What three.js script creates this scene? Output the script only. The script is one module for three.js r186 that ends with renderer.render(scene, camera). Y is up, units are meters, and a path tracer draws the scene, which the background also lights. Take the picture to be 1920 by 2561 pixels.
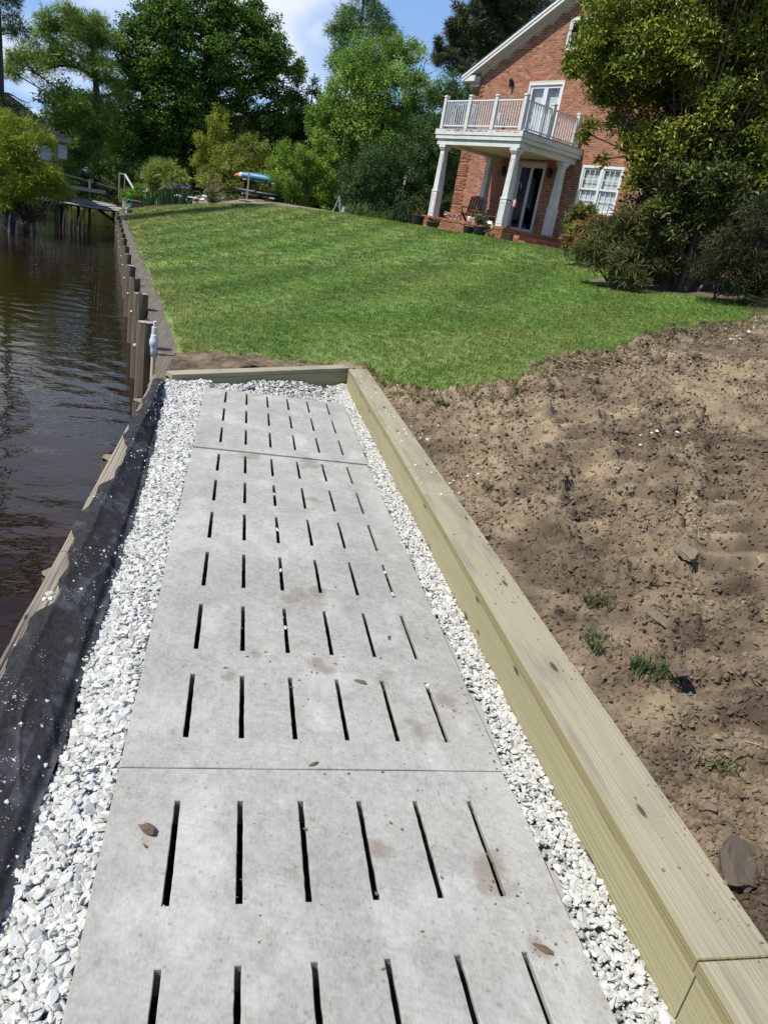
import * as THREE from 'three';
import { mergeGeometries } from 'three/addons/utils/BufferGeometryUtils.js';
import { RoundedBoxGeometry } from 'three/addons/geometries/RoundedBoxGeometry.js';

// ---------- camera, sky, sun, exposure ----------
const scene = new THREE.Scene();
const rad = Math.PI / 180;
const camera = new THREE.PerspectiveCamera(70.538, 767 / 1024, 0.05, 2500);
camera.position.set(0, 1.7374, 0);
camera.rotation.set(-21.333 * rad, -13.583 * rad, 10.218 * rad, 'YXZ');
scene.add(camera);
const SUN = new THREE.Vector3(-0.556, 0.819, 0.135).normalize();
const EXPOSURE = 1.5, SUN_POWER = 4.6, SKY_POWER = 0.7;

// ---------- random numbers and noise ----------
function rng(seed) { let a = seed >>> 0; return () => { a = (a + 0x6D2B79F5) | 0; let t = Math.imul(a ^ (a >>> 15), 1 | a); t = (t + Math.imul(t ^ (t >>> 7), 61 | t)) ^ t; return ((t ^ (t >>> 14)) >>> 0) / 4294967296; }; }
function hash(i, j, k) { let h = Math.imul(i, 374761393) ^ Math.imul(j, 668265263) ^ Math.imul(k, 2147483647 - 97531); h = Math.imul(h ^ (h >>> 13), 1274126177); return ((h ^ (h >>> 16)) >>> 0) / 4294967296; }
const sm = t => t * t * (3 - 2 * t), lerp = (a, b, t) => a + (b - a) * t, clamp = (x, a = 0, b = 1) => x < a ? a : x > b ? b : x;
const sstep = (a, b, x) => sm(clamp((x - a) / (b - a)));
function n2(x, y, k = 0) {
  const i = Math.floor(x), j = Math.floor(y), u = sm(x - i), v = sm(y - j);
  return lerp(lerp(hash(i, j, k), hash(i + 1, j, k), u), lerp(hash(i, j + 1, k), hash(i + 1, j + 1, k), u), v) * 2 - 1;
}
function n3(x, y, z, k = 0) { const i = Math.floor(z), w = sm(z - i); return lerp(n2(x, y, k + i * 131), n2(x, y, k + (i + 1) * 131), w); }
function fbm(x, y, o = 4, k = 0) { let s = 0, a = 0.5; for (let i = 0; i < o; i++) { s += a * n2(x, y, k + i * 17); x = x * 2.03 + 3.1; y = y * 2.01 + 1.7; a *= 0.5; } return s; }
// periodic noise for tiling textures
function pn(x, y, p, k = 0) {
  const i = Math.floor(x), j = Math.floor(y), u = sm(x - i), v = sm(y - j), m = a => ((a % p) + p) % p;
  return lerp(lerp(hash(m(i), m(j), k), hash(m(i + 1), m(j), k), u), lerp(hash(m(i), m(j + 1), k), hash(m(i + 1), m(j + 1), k), u), v) * 2 - 1;
}
function pfbm(u, v, p, o = 4, k = 0) { let s = 0, a = 0.5; for (let i = 0; i < o; i++) { s += a * pn(u * p, v * p, p, k + i * 17); p *= 2; a *= 0.5; } return s; }
function worley(x, y, k = 0) { // nearest, second nearest, cell random
  const i = Math.floor(x), j = Math.floor(y); let a = 9, b = 9, id = 0;
  let cx = 0, cy = 0;
  for (let p = -1; p < 2; p++) for (let q = -1; q < 2; q++) {
    const h = hash(i + p, j + q, k), h2 = hash(i + p, j + q, k + 77), dx = i + p + h - x, dy = j + q + h2 - y, d = Math.sqrt(dx * dx + dy * dy);
    if (d < a) { b = a; a = d; id = h; cx = dx; cy = dy; } else if (d < b) b = d;
  }
  return [a, b, id, cx, cy];
}

// ---------- sky ----------
{
  const W = 1536, H = 768, d = new Float32Array(W * H * 4);
  for (let j = 0; j < H; j++) for (let i = 0; i < W; i++) {
    const lat = ((j + 0.5) / H - 0.5) * Math.PI, lon = ((i + 0.5) / W - 0.5) * 2 * Math.PI;
    const y = Math.sin(lat), c = Math.cos(lat), x = Math.cos(lon) * c, z = Math.sin(lon) * c;
    let t = Math.pow(clamp(y, 0, 1), 0.38);
    let r = lerp(0.52, 0.075, t), g = lerp(0.76, 0.23, t), b = lerp(1.12, 0.60, t);
    if (y > 0.005) {
      // a thin sheet of wispy cloud 1 unit overhead
      const px = x / (y + 0.16), pz = z / (y + 0.16);
      const wx = fbm(px * 1.1 + 5, pz * 1.1, 3, 3), wz = fbm(px * 1.1, pz * 1.1 + 9, 3, 5);
      let f = fbm(px * 1.5 + wx * 1.2 + 0.35, pz * 1.15 + wz * 1.2 + 0.2, 5, 8) * 0.75 + fbm(px * 5 + wx * 3, pz * 3.6 + wz * 3, 4, 21) * 0.32;
      f = sstep(-0.02, 0.44, f) * 0.84 * sstep(0.0, 0.05, y) * lerp(1, 0.25, sstep(0.32, 0.6, y));
      r = lerp(r, 0.92, f); g = lerp(g, 0.96, f); b = lerp(b, 1.04, f);
    }
    if (y < 0) { r = 0.1; g = 0.12; b = 0.1; }
    const n = (j * W + i) * 4; d[n] = r * SKY_POWER; d[n + 1] = g * SKY_POWER; d[n + 2] = b * SKY_POWER; d[n + 3] = 1;
  }
  const t = new THREE.DataTexture(d, W, H, THREE.RGBAFormat, THREE.FloatType);
  t.mapping = THREE.EquirectangularReflectionMapping; t.magFilter = t.minFilter = THREE.LinearFilter; t.wrapS = THREE.RepeatWrapping; t.needsUpdate = true;
  scene.background = t; scene.environment = t;
}
const sun = new THREE.DirectionalLight(new THREE.Color(1, 0.955, 0.87), SUN_POWER);
sun.position.copy(SUN).multiplyScalar(80).add(new THREE.Vector3(2, 0, -20)); sun.target.position.set(2, 0, -20);
sun.castShadow = true; sun.shadow.mapSize.set(4096, 4096);
Object.assign(sun.shadow.camera, { left: -50, right: 50, top: 50, bottom: -50, near: 1, far: 200 });
sun.name = 'sun'; scene.add(sun, sun.target);

// ---------- object helpers ----------
const used = {};
function nm(n) { used[n] = (used[n] || 0) + 1; return used[n] === 1 ? n : n + '_' + String(used[n] - 1).padStart(3, '0'); }
function tag(o, label, category, group, kind) { Object.assign(o.userData, { label, category }); if (group) o.userData.group = group; if (kind) o.userData.kind = kind; return o; }
function top(o, name) { o.name = nm(name); scene.add(o); return o; }
function thing(name, label, category, pos = [0, 0, 0], turn = 0, group) { const g = new THREE.Group(); top(g, name); g.position.set(...pos); g.rotation.y = turn; return tag(g, label, category, group); }
function setting(o, name) { top(o, name); o.userData.kind = 'structure'; return o; }
function part(name, geo, mat, parent, pos, rot) {
  const m = new THREE.Mesh(geo, mat); if (parent !== scene) m.name = nm(name); m.castShadow = m.receiveShadow = true;
  if (pos) m.position.set(...pos); if (rot) m.rotation.set(...rot); parent.add(m); return m;
}
function group(name, parent, pos, rot) { const g = new THREE.Group(); g.name = nm(name); if (pos) g.position.set(...pos); if (rot) g.rotation.set(...rot); parent.add(g); return g; }
function norm(g) {
  if (g.index) g = g.toNonIndexed();
  if (!g.attributes.uv) g.setAttribute('uv', new THREE.BufferAttribute(new Float32Array(g.attributes.position.count * 2), 2));
  for (const k of Object.keys(g.attributes)) if (!['position', 'normal', 'uv', 'color'].includes(k)) g.deleteAttribute(k);
  return g;
}
function join(list) { const l = list.map(norm); const col = l.some(g => g.attributes.color); if (col) for (const g of l) if (!g.attributes.color) paint(g, [1, 1, 1]); return mergeGeometries(l); }
function paint(g, c) { const n = g.attributes.position.count, a = new Float32Array(n * 3); for (let i = 0; i < n; i++) { a[3 * i] = c[0]; a[3 * i + 1] = c[1]; a[3 * i + 2] = c[2]; } g.setAttribute('color', new THREE.BufferAttribute(a, 3)); return g; }
function box(w, h, d, x = 0, y = 0, z = 0, ry = 0) { const g = new THREE.BoxGeometry(w, h, d); if (ry) g.rotateY(ry); g.translate(x, y, z); return g; }
function rbox(w, h, d, x = 0, y = 0, z = 0, r = 0.006) { const g = new RoundedBoxGeometry(w, h, d, 1, Math.min(r, w / 2.1, h / 2.1, d / 2.1)); g.translate(x, y, z); return g; }
const V = (x, y, z) => new THREE.Vector3(x, y, z);
function tube(pts, r, seg = 6) { const c = new THREE.CatmullRomCurve3(pts.map(p => V(...p))); return new THREE.TubeGeometry(c, Math.max(2, pts.length * 5), r, seg); }
function rod(a, b, r, seg = 6, r2 = r) { const A = V(...a), B = V(...b), L = A.distanceTo(B), g = new THREE.CylinderGeometry(r2, r, L, seg); g.translate(0, L / 2, 0); g.applyQuaternion(new THREE.Quaternion().setFromUnitVectors(V(0, 1, 0), B.clone().sub(A).normalize())); g.translate(A.x, A.y, A.z); return g; }
function bar(a, b, w, h) { const A = V(...a), B = V(...b), L = A.distanceTo(B), g = new THREE.BoxGeometry(w, h, L); g.lookAt(B.clone().sub(A)); g.translate((A.x + B.x) / 2, (A.y + B.y) / 2, (A.z + B.z) / 2); return g; }
function taper(pts, r0, r1, seg = 7, rough = 0.1, k = 1) { // a limb: radius falls from r0 to r1
  const c = new THREE.CatmullRomCurve3(pts.map(p => V(...p))), n = Math.max(4, pts.length * 4), g = new THREE.TubeGeometry(c, n, 1, seg), P = g.attributes.position;
  for (let i = 0; i <= n; i++) { const o = c.getPointAt(i / n), r = lerp(r0, r1, Math.pow(i / n, 0.8)); for (let j = 0; j <= seg; j++) { const q = i * (seg + 1) + j, f = r * (1 + rough * n2((j % seg) * 1.7, i * 0.9, k)); P.setXYZ(q, o.x + (P.getX(q) - o.x) * f, o.y + (P.getY(q) - o.y) * f, o.z + (P.getZ(q) - o.z) * f); } }
  g.computeVertexNormals(); return g;
}
function rough(g, amt, freq, k = 1) { // push every vertex about, alike for shared positions
  const P = g.attributes.position; for (let i = 0; i < P.count; i++) { const x = P.getX(i), y = P.getY(i), z = P.getZ(i); const f = n3(x * freq + 7, y * freq + 3, z * freq, k), h = n3(x * freq, y * freq + 31, z * freq + 5, k + 9), q = n3(x * freq + 17, y * freq, z * freq + 11, k + 5); P.setXYZ(i, x + f * amt, y + h * amt, z + q * amt); } g.computeVertexNormals(); return g;
}
function stone(seed, flat = 0.8, detail = 2) { const r = rng(seed); let g = new THREE.IcosahedronGeometry(0.5, detail); const P = g.attributes.position; const cuts = []; for (let i = 0; i < 12; i++) cuts.push([V(r() - 0.5, r() - 0.5, r() - 0.5).normalize(), 0.2 + r() * 0.15]); const v = V(0, 0, 0); for (let i = 0; i < P.count; i++) { v.fromBufferAttribute(P, i); for (const [n, d] of cuts) { const t = v.dot(n) - d; if (t > 0) v.addScaledVector(n, -t); } v.y *= flat; v.multiplyScalar(1.42); P.setXYZ(i, v.x, v.y, v.z); } g.computeVertexNormals(); return g; }

// ---------- textures and materials ----------
function tex(w, h, f, { srgb = false, repeat } = {}) { // f(u, v) gives linear r, g, b (0..1)
  const d = new Uint8Array(w * h * 4);
  for (let j = 0; j < h; j++) for (let i = 0; i < w; i++) { const c = f((i + 0.5) / w, (j + 0.5) / h), n = (j * w + i) * 4; for (let k = 0; k < 3; k++) { let x = clamp(typeof c === 'number' ? c : c[k]); if (srgb) x = x <= 0.0031308 ? x * 12.92 : 1.055 * Math.pow(x, 1 / 2.4) - 0.055; d[n + k] = x * 255 + 0.5; } d[n + 3] = 255; }
  const t = new THREE.DataTexture(d, w, h, THREE.RGBAFormat); t.wrapS = t.wrapT = THREE.RepeatWrapping; t.magFilter = THREE.LinearFilter; t.minFilter = THREE.LinearMipmapLinearFilter; t.generateMipmaps = true;
  if (srgb) t.colorSpace = THREE.SRGBColorSpace; if (repeat) t.repeat.set(...repeat); t.needsUpdate = true; return t;
}
const rgb = (r, g, b) => new THREE.Color().setRGB(r, g, b);
const mat = (c, rough = 0.8, o = {}) => new THREE.MeshStandardMaterial({ color: Array.isArray(c) ? rgb(...c) : c, roughness: rough, metalness: 0, ...o });
const leafMat = (o = {}) => new THREE.MeshPhysicalMaterial({ color: rgb(1, 1, 1), roughness: 0.55, transmission: 0.32, thickness: 0, side: THREE.DoubleSide, specularIntensity: 0.22, ...o });
const fineBump = tex(256, 256, (u, v) => 0.5 + 0.5 * pfbm(u, v, 8, 5, 3));
const woodBump = tex(256, 1024, (u, v) => 0.5 + 0.35 * pn(u * 32, v * 4, 32, 3) + 0.2 * pn(u * 64, v * 8, 64, 5));
const barkBump = tex(256, 512, (u, v) => { const a = pn(u * 16 + 0.6 * pn(u * 8, v * 8, 8, 2), v * 5, 16, 3); return 0.5 + 0.5 * (1 - 2 * Math.abs(a)) * 0.7 + 0.2 * pn(u * 32, v * 32, 32, 7); });
const M = {
  white: mat([0.54, 0.55, 0.55], 0.5), whiteOld: mat([0.54, 0.54, 0.53], 0.6, { map: tex(256, 256, (u, v) => { const s = sstep(0.05, 0.5, pfbm(u, v, 6, 4, 41)) * 0.2 + sstep(0.1, 0.6, pn(u * 24, v * 3, 24, 44)) * 0.12; return [0.97 - s, 0.97 - s * 1.03, 0.96 - s * 1.15]; }, { srgb: true }), bumpMap: fineBump, bumpScale: 0.002 }),
  pvc: mat([0.5, 0.51, 0.52], 0.4), black: mat([0.012, 0.012, 0.013], 0.5), pot: mat([0.018, 0.018, 0.02], 0.55), metal: mat([0.45, 0.44, 0.42], 0.4, { metalness: 0.8 }),
  bark: mat([0.085, 0.065, 0.05], 0.95, { bumpMap: barkBump, bumpScale: 0.02 }), darkBark: mat([0.045, 0.037, 0.03], 0.95, { bumpMap: barkBump, bumpScale: 0.02 }), paleBark: mat([0.12, 0.085, 0.055], 0.85, { bumpMap: barkBump, bumpScale: 0.008 }),
  greyWood: mat([0.27, 0.245, 0.205], 0.9, { bumpMap: woodBump, bumpScale: 0.004 }), darkWood: mat([0.045, 0.035, 0.027], 0.9, { bumpMap: woodBump, bumpScale: 0.004 }), brownWood: mat([0.13, 0.075, 0.045], 0.8, { bumpMap: woodBump, bumpScale: 0.003 }),
  roof: new THREE.MeshPhysicalMaterial({ color: rgb(0.035, 0.033, 0.032), roughness: 0.98, specularIntensity: 0.1, bumpMap: fineBump, bumpScale: 0.01 }), soffit: mat([0.48, 0.46, 0.41], 0.7),
  pane: new THREE.MeshPhysicalMaterial({ color: rgb(0.95, 0.97, 0.97), roughness: 0.02, transmission: 1, thickness: 0, ior: 1.5 }),
  mortar: mat([0.46, 0.365, 0.26], 0.95), blind: mat([0.66, 0.67, 0.66], 0.6),
};

function boardUV(g, axis = 2, ku = 4, kv = 0.7, off = 0) { // v runs along the board, u round it
  g = norm(g); const P = g.attributes.position, N = g.attributes.normal, U = g.attributes.uv, o = [0, 1, 2].filter(a => a !== axis), c = (b, i, a) => a === 0 ? b.getX(i) : a === 1 ? b.getY(i) : b.getZ(i);
  for (let i = 0; i < P.count; i++) { const n0 = Math.abs(c(N, i, o[0])), n1 = Math.abs(c(N, i, o[1])); const t = n0 > n1 ? o[1] : o[0]; U.setXY(i, c(P, i, t) * ku + off + (n0 > n1 ? 0.37 : 0), c(P, i, axis) * kv + off * 1.3); }
  return g;
}

// ---------- the lie of the land ----------
const xb = z => z > -8.7 ? -0.65 : -0.65 + 0.166 * (z + 8.7);        // land side of the bulkhead
const LAKE = -0.95;
function slope(x, z) { // the lawn climbs from the bulkhead to the house
  const s = x - xb(z), k = 0.155 + 0.115 * clamp((-15 - z) / 27), a = 0.05 + k * Math.max(0, s), b = 1.9, h = Math.max(0.25 - Math.abs(a - b), 0) / 0.25;
  let y = Math.min(a, b) - h * h * 0.0625;
  y -= 0.2 * Math.exp(-Math.max(0, x - 1.42) / 0.8) * sstep(0.1, 1.1, x) * sstep(-9.5, -7.5, z);
  return y;
}
const edgePts = [[-3, -8.6], [-0.61, -8.3], [0.07, -8.1], [0.61, -8.2], [1.2, -8.25], [1.45, -8.15], [1.52, -7.25], [1.8, -6.75], [2.33, -6.6], [2.8, -6.85], [3.17, -7.28], [4.04, -7.75], [5.11, -8.66], [6, -9.1], [7.9, -10.43], [9, -11.4], [14, -13.5], [60, -20]];
function lawnEdge(x) { for (let i = 1; i < edgePts.length; i++) if (x < edgePts[i][0]) { const a = edgePts[i - 1], b = edgePts[i]; return lerp(a[1], b[1], clamp((x - a[0]) / (b[0] - a[0]))); } return -20; }
const bare = (x, z) => z - lawnEdge(x) + 0.2 * n2(x * 1.6, z * 1.6, 3) + 0.17 * n2(x * 4.1, z * 4.1, 4) + 0.12 * n2(x * 11, z * 11, 6);   // above 0: dug soil
const bedPts = [[-17.8, 9.8], [-16.5, 9.2], [-15.5, 8.0], [-14.8, 7.0], [-14.2, 6.75], [-13.5, 7.2], [-12.4, 8.0], [-11.56, 8.85], [-11, 9.7], [-9, 12]];
function mulch(x, z) { // above 0: the planting bed along the right side
  if (z > -11 || z < -17.9) return -1; for (let i = 1; i < bedPts.length; i++) if (z < bedPts[i][0]) { const a = bedPts[i - 1], b = bedPts[i]; return x - lerp(a[1], b[1], (z - a[0]) / (b[0] - a[0])) + 0.12 * n2(x * 2, z * 2, 2); } return -1;
}
const farPts = [[-9, -48.5], [-7, -47.3], [-2.85, -44.2], [-0.15, -40.2], [1.64, -36.3], [3.0, -33.8], [4.5, -31.2], [5.3, -29.6], [6.3, -29.8], [7, -31]];
function garden(x, z) { for (let i = 1; i < farPts.length; i++) if (x < farPts[i][0]) { const a = farPts[i - 1], b = farPts[i]; return lerp(a[1], b[1], clamp((x - a[0]) / (b[0] - a[0]))) - z + 0.3 * n2(x * 0.9, z * 0.9, 3); } return z < -31 ? 1 : -1; }
function leftBank(s, z) { return Math.min(-4.25 - s + 0.3 * n2(z * 0.4, s, 3), -33.2 - z + 0.05 * (s + 5) + 0.5 * n2(s * 0.5, z * 0.3, 8)); }
function land(s, z) {
  const x = s + xb(z);
  if (s < -0.03) {
    const b = Math.max(leftBank(s, z), sstep(-62, -66, z) * 4 - 1.2, (-s - 40) * 0.3);
    return b < -1 ? -2.4 : lerp(-2.4, 0.15, sstep(-1, 1.2, b)) + 0.25 * sstep(1, 6, b) + 0.12 * n2(x * 0.7, z * 0.7, 5);
  }
  let y = slope(x, z) - 0.45 * sstep(0.02, 0.3, bare(x, z) + 0.03);
  y += 0.012 * n2(x * 1.3, z * 1.3, 7) * sstep(0, 0.5, s) + 0.3 * sstep(6, 40, s) * n2(x * 0.05, z * 0.05, 2);
  return y;
}
function grid(us, vs, f) { // f(u, v) -> [x, y, z, r, g, b]
  const n = us.length, m = vs.length, p = new Float32Array(n * m * 3), c = new Float32Array(n * m * 3), uv = new Float32Array(n * m * 2), ix = [];
  let colored = false;
  for (let j = 0; j < m; j++) for (let i = 0; i < n; i++) { const q = f(us[i], vs[j], i, j), k = j * n + i; p.set([q[0], q[1], q[2]], 3 * k); if (q.length > 3) { c.set([q[3], q[4], q[5]], 3 * k); colored = true; } uv[2 * k] = q[0]; uv[2 * k + 1] = q[2]; }
  for (let j = 0; j + 1 < m; j++) for (let i = 0; i + 1 < n; i++) { const k = j * n + i; ix.push(k, k + 1, k + n, k + 1, k + n + 1, k + n); }
  const g = new THREE.BufferGeometry(); g.setAttribute('position', new THREE.BufferAttribute(p, 3)); g.setAttribute('uv', new THREE.BufferAttribute(uv, 2)); if (colored) g.setAttribute('color', new THREE.BufferAttribute(c, 3));
  g.setIndex(ix); g.computeVertexNormals(); return g;
}
function steps(...spec) { const out = [spec[0]]; for (let i = 1; i < spec.length; i += 2) { const to = spec[i], n = spec[i + 1], from = out[out.length - 1]; for (let k = 1; k <= n; k++) out.push(lerp(from, to, k / n)); } return out; }

function lawnTone(x, z) { // the lawn's own colour: lush, yellowed and mown in stripes
  const a = fbm(x * 0.55, z * 0.55, 4, 11), b = fbm(x * 1.9, z * 1.9, 3, 15), stripe = Math.sin((x * 0.86 + z * 0.5) * 2.9);
  let dry = clamp(0.2 + 0.55 * a + 0.3 * b + 0.35 * sstep(1.1, 0.1, x - xb(z)) + 0.5 * sstep(-22, -38, z) + 0.12 * sstep(-11, -8.2, z) - 0.1);
  dry *= 0.75; const v = 1 + 0.14 * Math.tanh(2 * stripe) * sstep(-9, -13, z) + 0.08 * b;
  return [lerp(0.118, 0.25, dry) * v, lerp(0.205, 0.25, dry) * v, lerp(0.036, 0.08, dry) * v];
}
{
  const us = steps(-400, -120, 2, -40, 4, -16, 6, -8, 10, -3.5, 14, -0.6, 6, -0.04, 2, -0.005, 1, 0.4, 6, 12, 60, 30, 20, 90, 6, 400, 3);
  const vs = steps(60, 10, 4, 0, 5, -6, 10, -14, 70, -48, 90, -80, 20, -160, 6, -600, 5);
  const g = grid(us, vs, (s, z) => {
    const x = s + xb(z), y = land(s, z); let c = lawnTone(x, z);
    if (s < -0.02) { const q = sstep(-50, -58, z); c = [lerp(0.016, 0.085, q), lerp(0.014, 0.1, q), lerp(0.008, 0.02, q)]; } else {
      const gd = sstep(-0.2, 0.3, garden(x, z)), mu = sstep(-0.15, 0.1, mulch(x, z)), so = sstep(-0.25, 0.05, bare(x, z));
      const far = sstep(-49, -52, z); const bed = [lerp(0.16, 0.07, far), lerp(0.125, 0.08, far), lerp(0.09, 0.03, far)];
      c = c.map((v, k) => lerp(lerp(lerp(v * 0.8, bed[k], gd), [0.09, 0.064, 0.042][k], mu), [0.2, 0.14, 0.095][k], so));
    }
    return [x, y, z, ...c];
  });
  setting(part('ground', g, mat([1, 1, 1], 0.95, { vertexColors: true, bumpMap: fineBump, bumpScale: 0.012 }), scene), 'ground');
}

// ---------- canal water ----------
{
  const us = steps(-60, -20, 12, -9, 50, -0.55, 150, 0.0, 4), vs = steps(6, 0, 10, -12, 170, -26, 150, -48, 80, -70, 16);
  const g = grid(us, vs, (s, z) => {
    const x = s + xb(z), k = 0.65 + 0.35 * fbm(x * 0.3, z * 0.3, 2, 4);
    let y = 0; const wx = x + 0.25 * n2(x * 0.8, z * 0.8, 31), wz = z + 0.25 * n2(x * 0.8, z * 0.8, 37);
    y += 0.006 * Math.sin(wx * 3.1 + wz * 8.3) + 0.0045 * Math.sin(-wx * 4.4 + wz * 11.1 + 1) + 0.009 * n2(wx * 2.6 + wz * 0.9, wz * 5.2, 41) + 0.0042 * n2(wx * 6, wz * 11, 43);
    return [x, LAKE + y * k * 0.5, z];
  });
  const rip = tex(512, 512, (u, v) => 0.5 + 0.4 * pfbm(u, v, 12, 3, 5));
  rip.repeat.set(0.8, 1.3);
  setting(part('water', g, new THREE.MeshPhysicalMaterial({ color: rgb(0.012, 0.0065, 0.0032), roughness: 0.03, ior: 1.333, specularIntensity: 0.62, bumpMap: rip, bumpScale: 0.004 }), scene), 'water');
}

// ---------- dug soil ----------
let inTrack = 0;
const lump = (x, z) => { inTrack = 0; // clods, tread marks and ruts
  let y = 0.02 * fbm(x * 1.1, z * 1.1, 3, 51) + 0.016 * fbm(x * 4, z * 4, 4, 55);
  const ridge = 1 - Math.abs(fbm(x * 2.3 + 4, z * 2.3, 3, 58)) * 2.2; y += 0.025 * Math.max(0, ridge) ** 2 * sstep(1.6, 2.3, x);
  // wheel tracks with cross bars, running away to the right
  for (const [x0, z0, x1, z1, w, dp] of [[1.75, -1.5, 4.3, -5.6, 0.25, 0.06], [2.0, -3.2, 3.05, -6.4, 0.14, 0.045], [2.9, -1.4, 5.5, -5.6, 0.25, 0.05], [2.35, -3.4, 3.5, -6.6, 0.12, 0.04]]) {
    const L = Math.hypot(x1 - x0, z1 - z0), ux = (x1 - x0) / L, uz = (z1 - z0) / L, t = (x - x0) * ux + (z - z0) * uz, d = Math.abs(-(x - x0) * uz + (z - z0) * ux + 0.04 * n2(t * 3, 1, 5));
    const inside = sstep(w + 0.05, w - 0.06, d) * sstep(-0.2, 0.2, t) * sstep(L + 0.2, L - 0.2, t);
    const bars = 0.06 * Math.tanh(2.6 * Math.sin((t + d * 0.35) * 2 * Math.PI / 0.23 + 0.7 * n2(t * 4, d * 4, 6)));
    inTrack = Math.max(inTrack, inside); y = lerp(y, y * 0.3 - dp + bars * (0.8 + 0.4 * n2(t * 2, 3, 2)), inside * 0.95);
    y += 0.055 * Math.exp(-(((d - w - 0.1) / 0.07) ** 2)) * sstep(-0.2, 0.2, t) * sstep(L + 0.2, L - 0.2, t) * (0.6 + 0.8 * n2(t * 5, 2, 9));
  }
  return y;
};
function soilY(x, z, fine = true) {
  const near = sstep(1.42, 1.75, x) * sstep(-9.2, -8.2, z) , d = bare(x, z), k = Math.max(near, 0.22);
  let y = slope(x, z) + 0.01 + lump(x, z) * k;
  const cl = fbm(x * 1.7, z * 1.7, 2, 71);
  if (fine) { // broken clods: tilted plateaus with cracks between, at three sizes
    const c = clamp(0.62 + 1.5 * cl), bx = 0.02 * fbm(x * 16, z * 16, 2, 61), bz = 0.02 * fbm(x * 16 + 9, z * 16, 2, 63);
    const piece = (f, k0, A, T) => { const w = worley((x + bx) * f, (z + bz) * f, k0), on = w[2] > 0.35 ? 1 : 0.3, h = hash(Math.floor(w[2] * 99991), 3, k0) - 0.5, e = lerp(0.55, 1, sstep(0.0, 0.13, w[1] - w[0])); return e * on * (A * w[2] * Math.max(0.15, 1 - 1.7 * w[0] * w[0]) + T * (h * w[3] + (w[2] - 0.65) * w[4])); };
    const q = 1 - 0.8 * inTrack; y += q * (k * c * piece(8.5, 3, 0.07, 0.16) + k * (0.4 + 0.6 * c) * piece(19, 5, 0.052, 0.12) + Math.max(k, 0.6) * piece(44, 8, 0.026, 0.06) + 0.035 * k * fbm(x * 13, z * 13, 4, 62) + 0.016 * k * fbm(x * 60, z * 60, 2, 66) - 0.05 * k * c);
  }
  // a heaped edge where the digger stopped
  y += 0.11 * Math.exp(-(((d - 0.14) / 0.13) ** 2)) * (0.25 + Math.exp(-(((x - 5.2) / 0.8) ** 2))) * sstep(3.2, 4.4, x) * (0.75 + n2(x * 3, z * 3, 15) * 0.6);
  y -= 0.12 * sstep(0.05, -0.3, d);
  return y;
}
function soilTone(x, z) {
  const a = fbm(x * 0.9, z * 0.9, 4, 81), b = fbm(x * 5, z * 5, 3, 83), c = fbm(x * 22, z * 22, 2, 87);
  let t = clamp(0.5 + 0.55 * a + 0.8 * b - 0.16 * sstep(1.9, 1.45, x)), v = 1 + 0.36 * c;
  return [lerp(0.066, 0.228, t) * v, lerp(0.0485, 0.174, t) * v, lerp(0.034, 0.113, t) * v];
}
const SOIL_UV = tex(512, 512, (u, v) => { const w = 0.5 + 0.5 * pfbm(u, v, 16, 5, 9); return w; });
{
  const xs = [1.405]; for (let d = 0.0085; xs[xs.length - 1] < 13.5; d *= 1.0044) xs.push(xs[xs.length - 1] + d);
  const zs = [0.6, 0.3, 0, -0.3, -0.5]; for (let d = 0.008; zs[zs.length - 1] > -13.4; d *= 1.0032) zs.push(zs[zs.length - 1] - d);
  const A = grid(xs, zs, (x, z) => [x, soilY(x, z), z, ...soilTone(x, z)]);
  const B = grid(steps(-0.64, 1.4, 110), steps(0, 1, 90), (x, t) => { const z = lerp(-7.17 - 0.484 * (x + 0.57) - 0.12 * sstep(0.6, 1.3, x), -9.2, t); return [x, soilY(x, z) - 0.004 + (x > 1.38 ? -0.02 : 0) - 0.06 * sstep(0.5, 0, t) * sstep(-0.2, 1.2, x) + 0.02 * n2(x * 6, z * 6, 3), z, ...soilTone(x, z)]; });
  console.log('soil', xs.length, zs.length);
  setting(part('soil', join([A, B]), new THREE.MeshPhysicalMaterial({ color: rgb(1, 1, 1), roughness: 0.98, specularIntensity: 0.15, vertexColors: true, bumpMap: SOIL_UV, bumpScale: 0.008 }), scene), 'soil');
}

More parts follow.
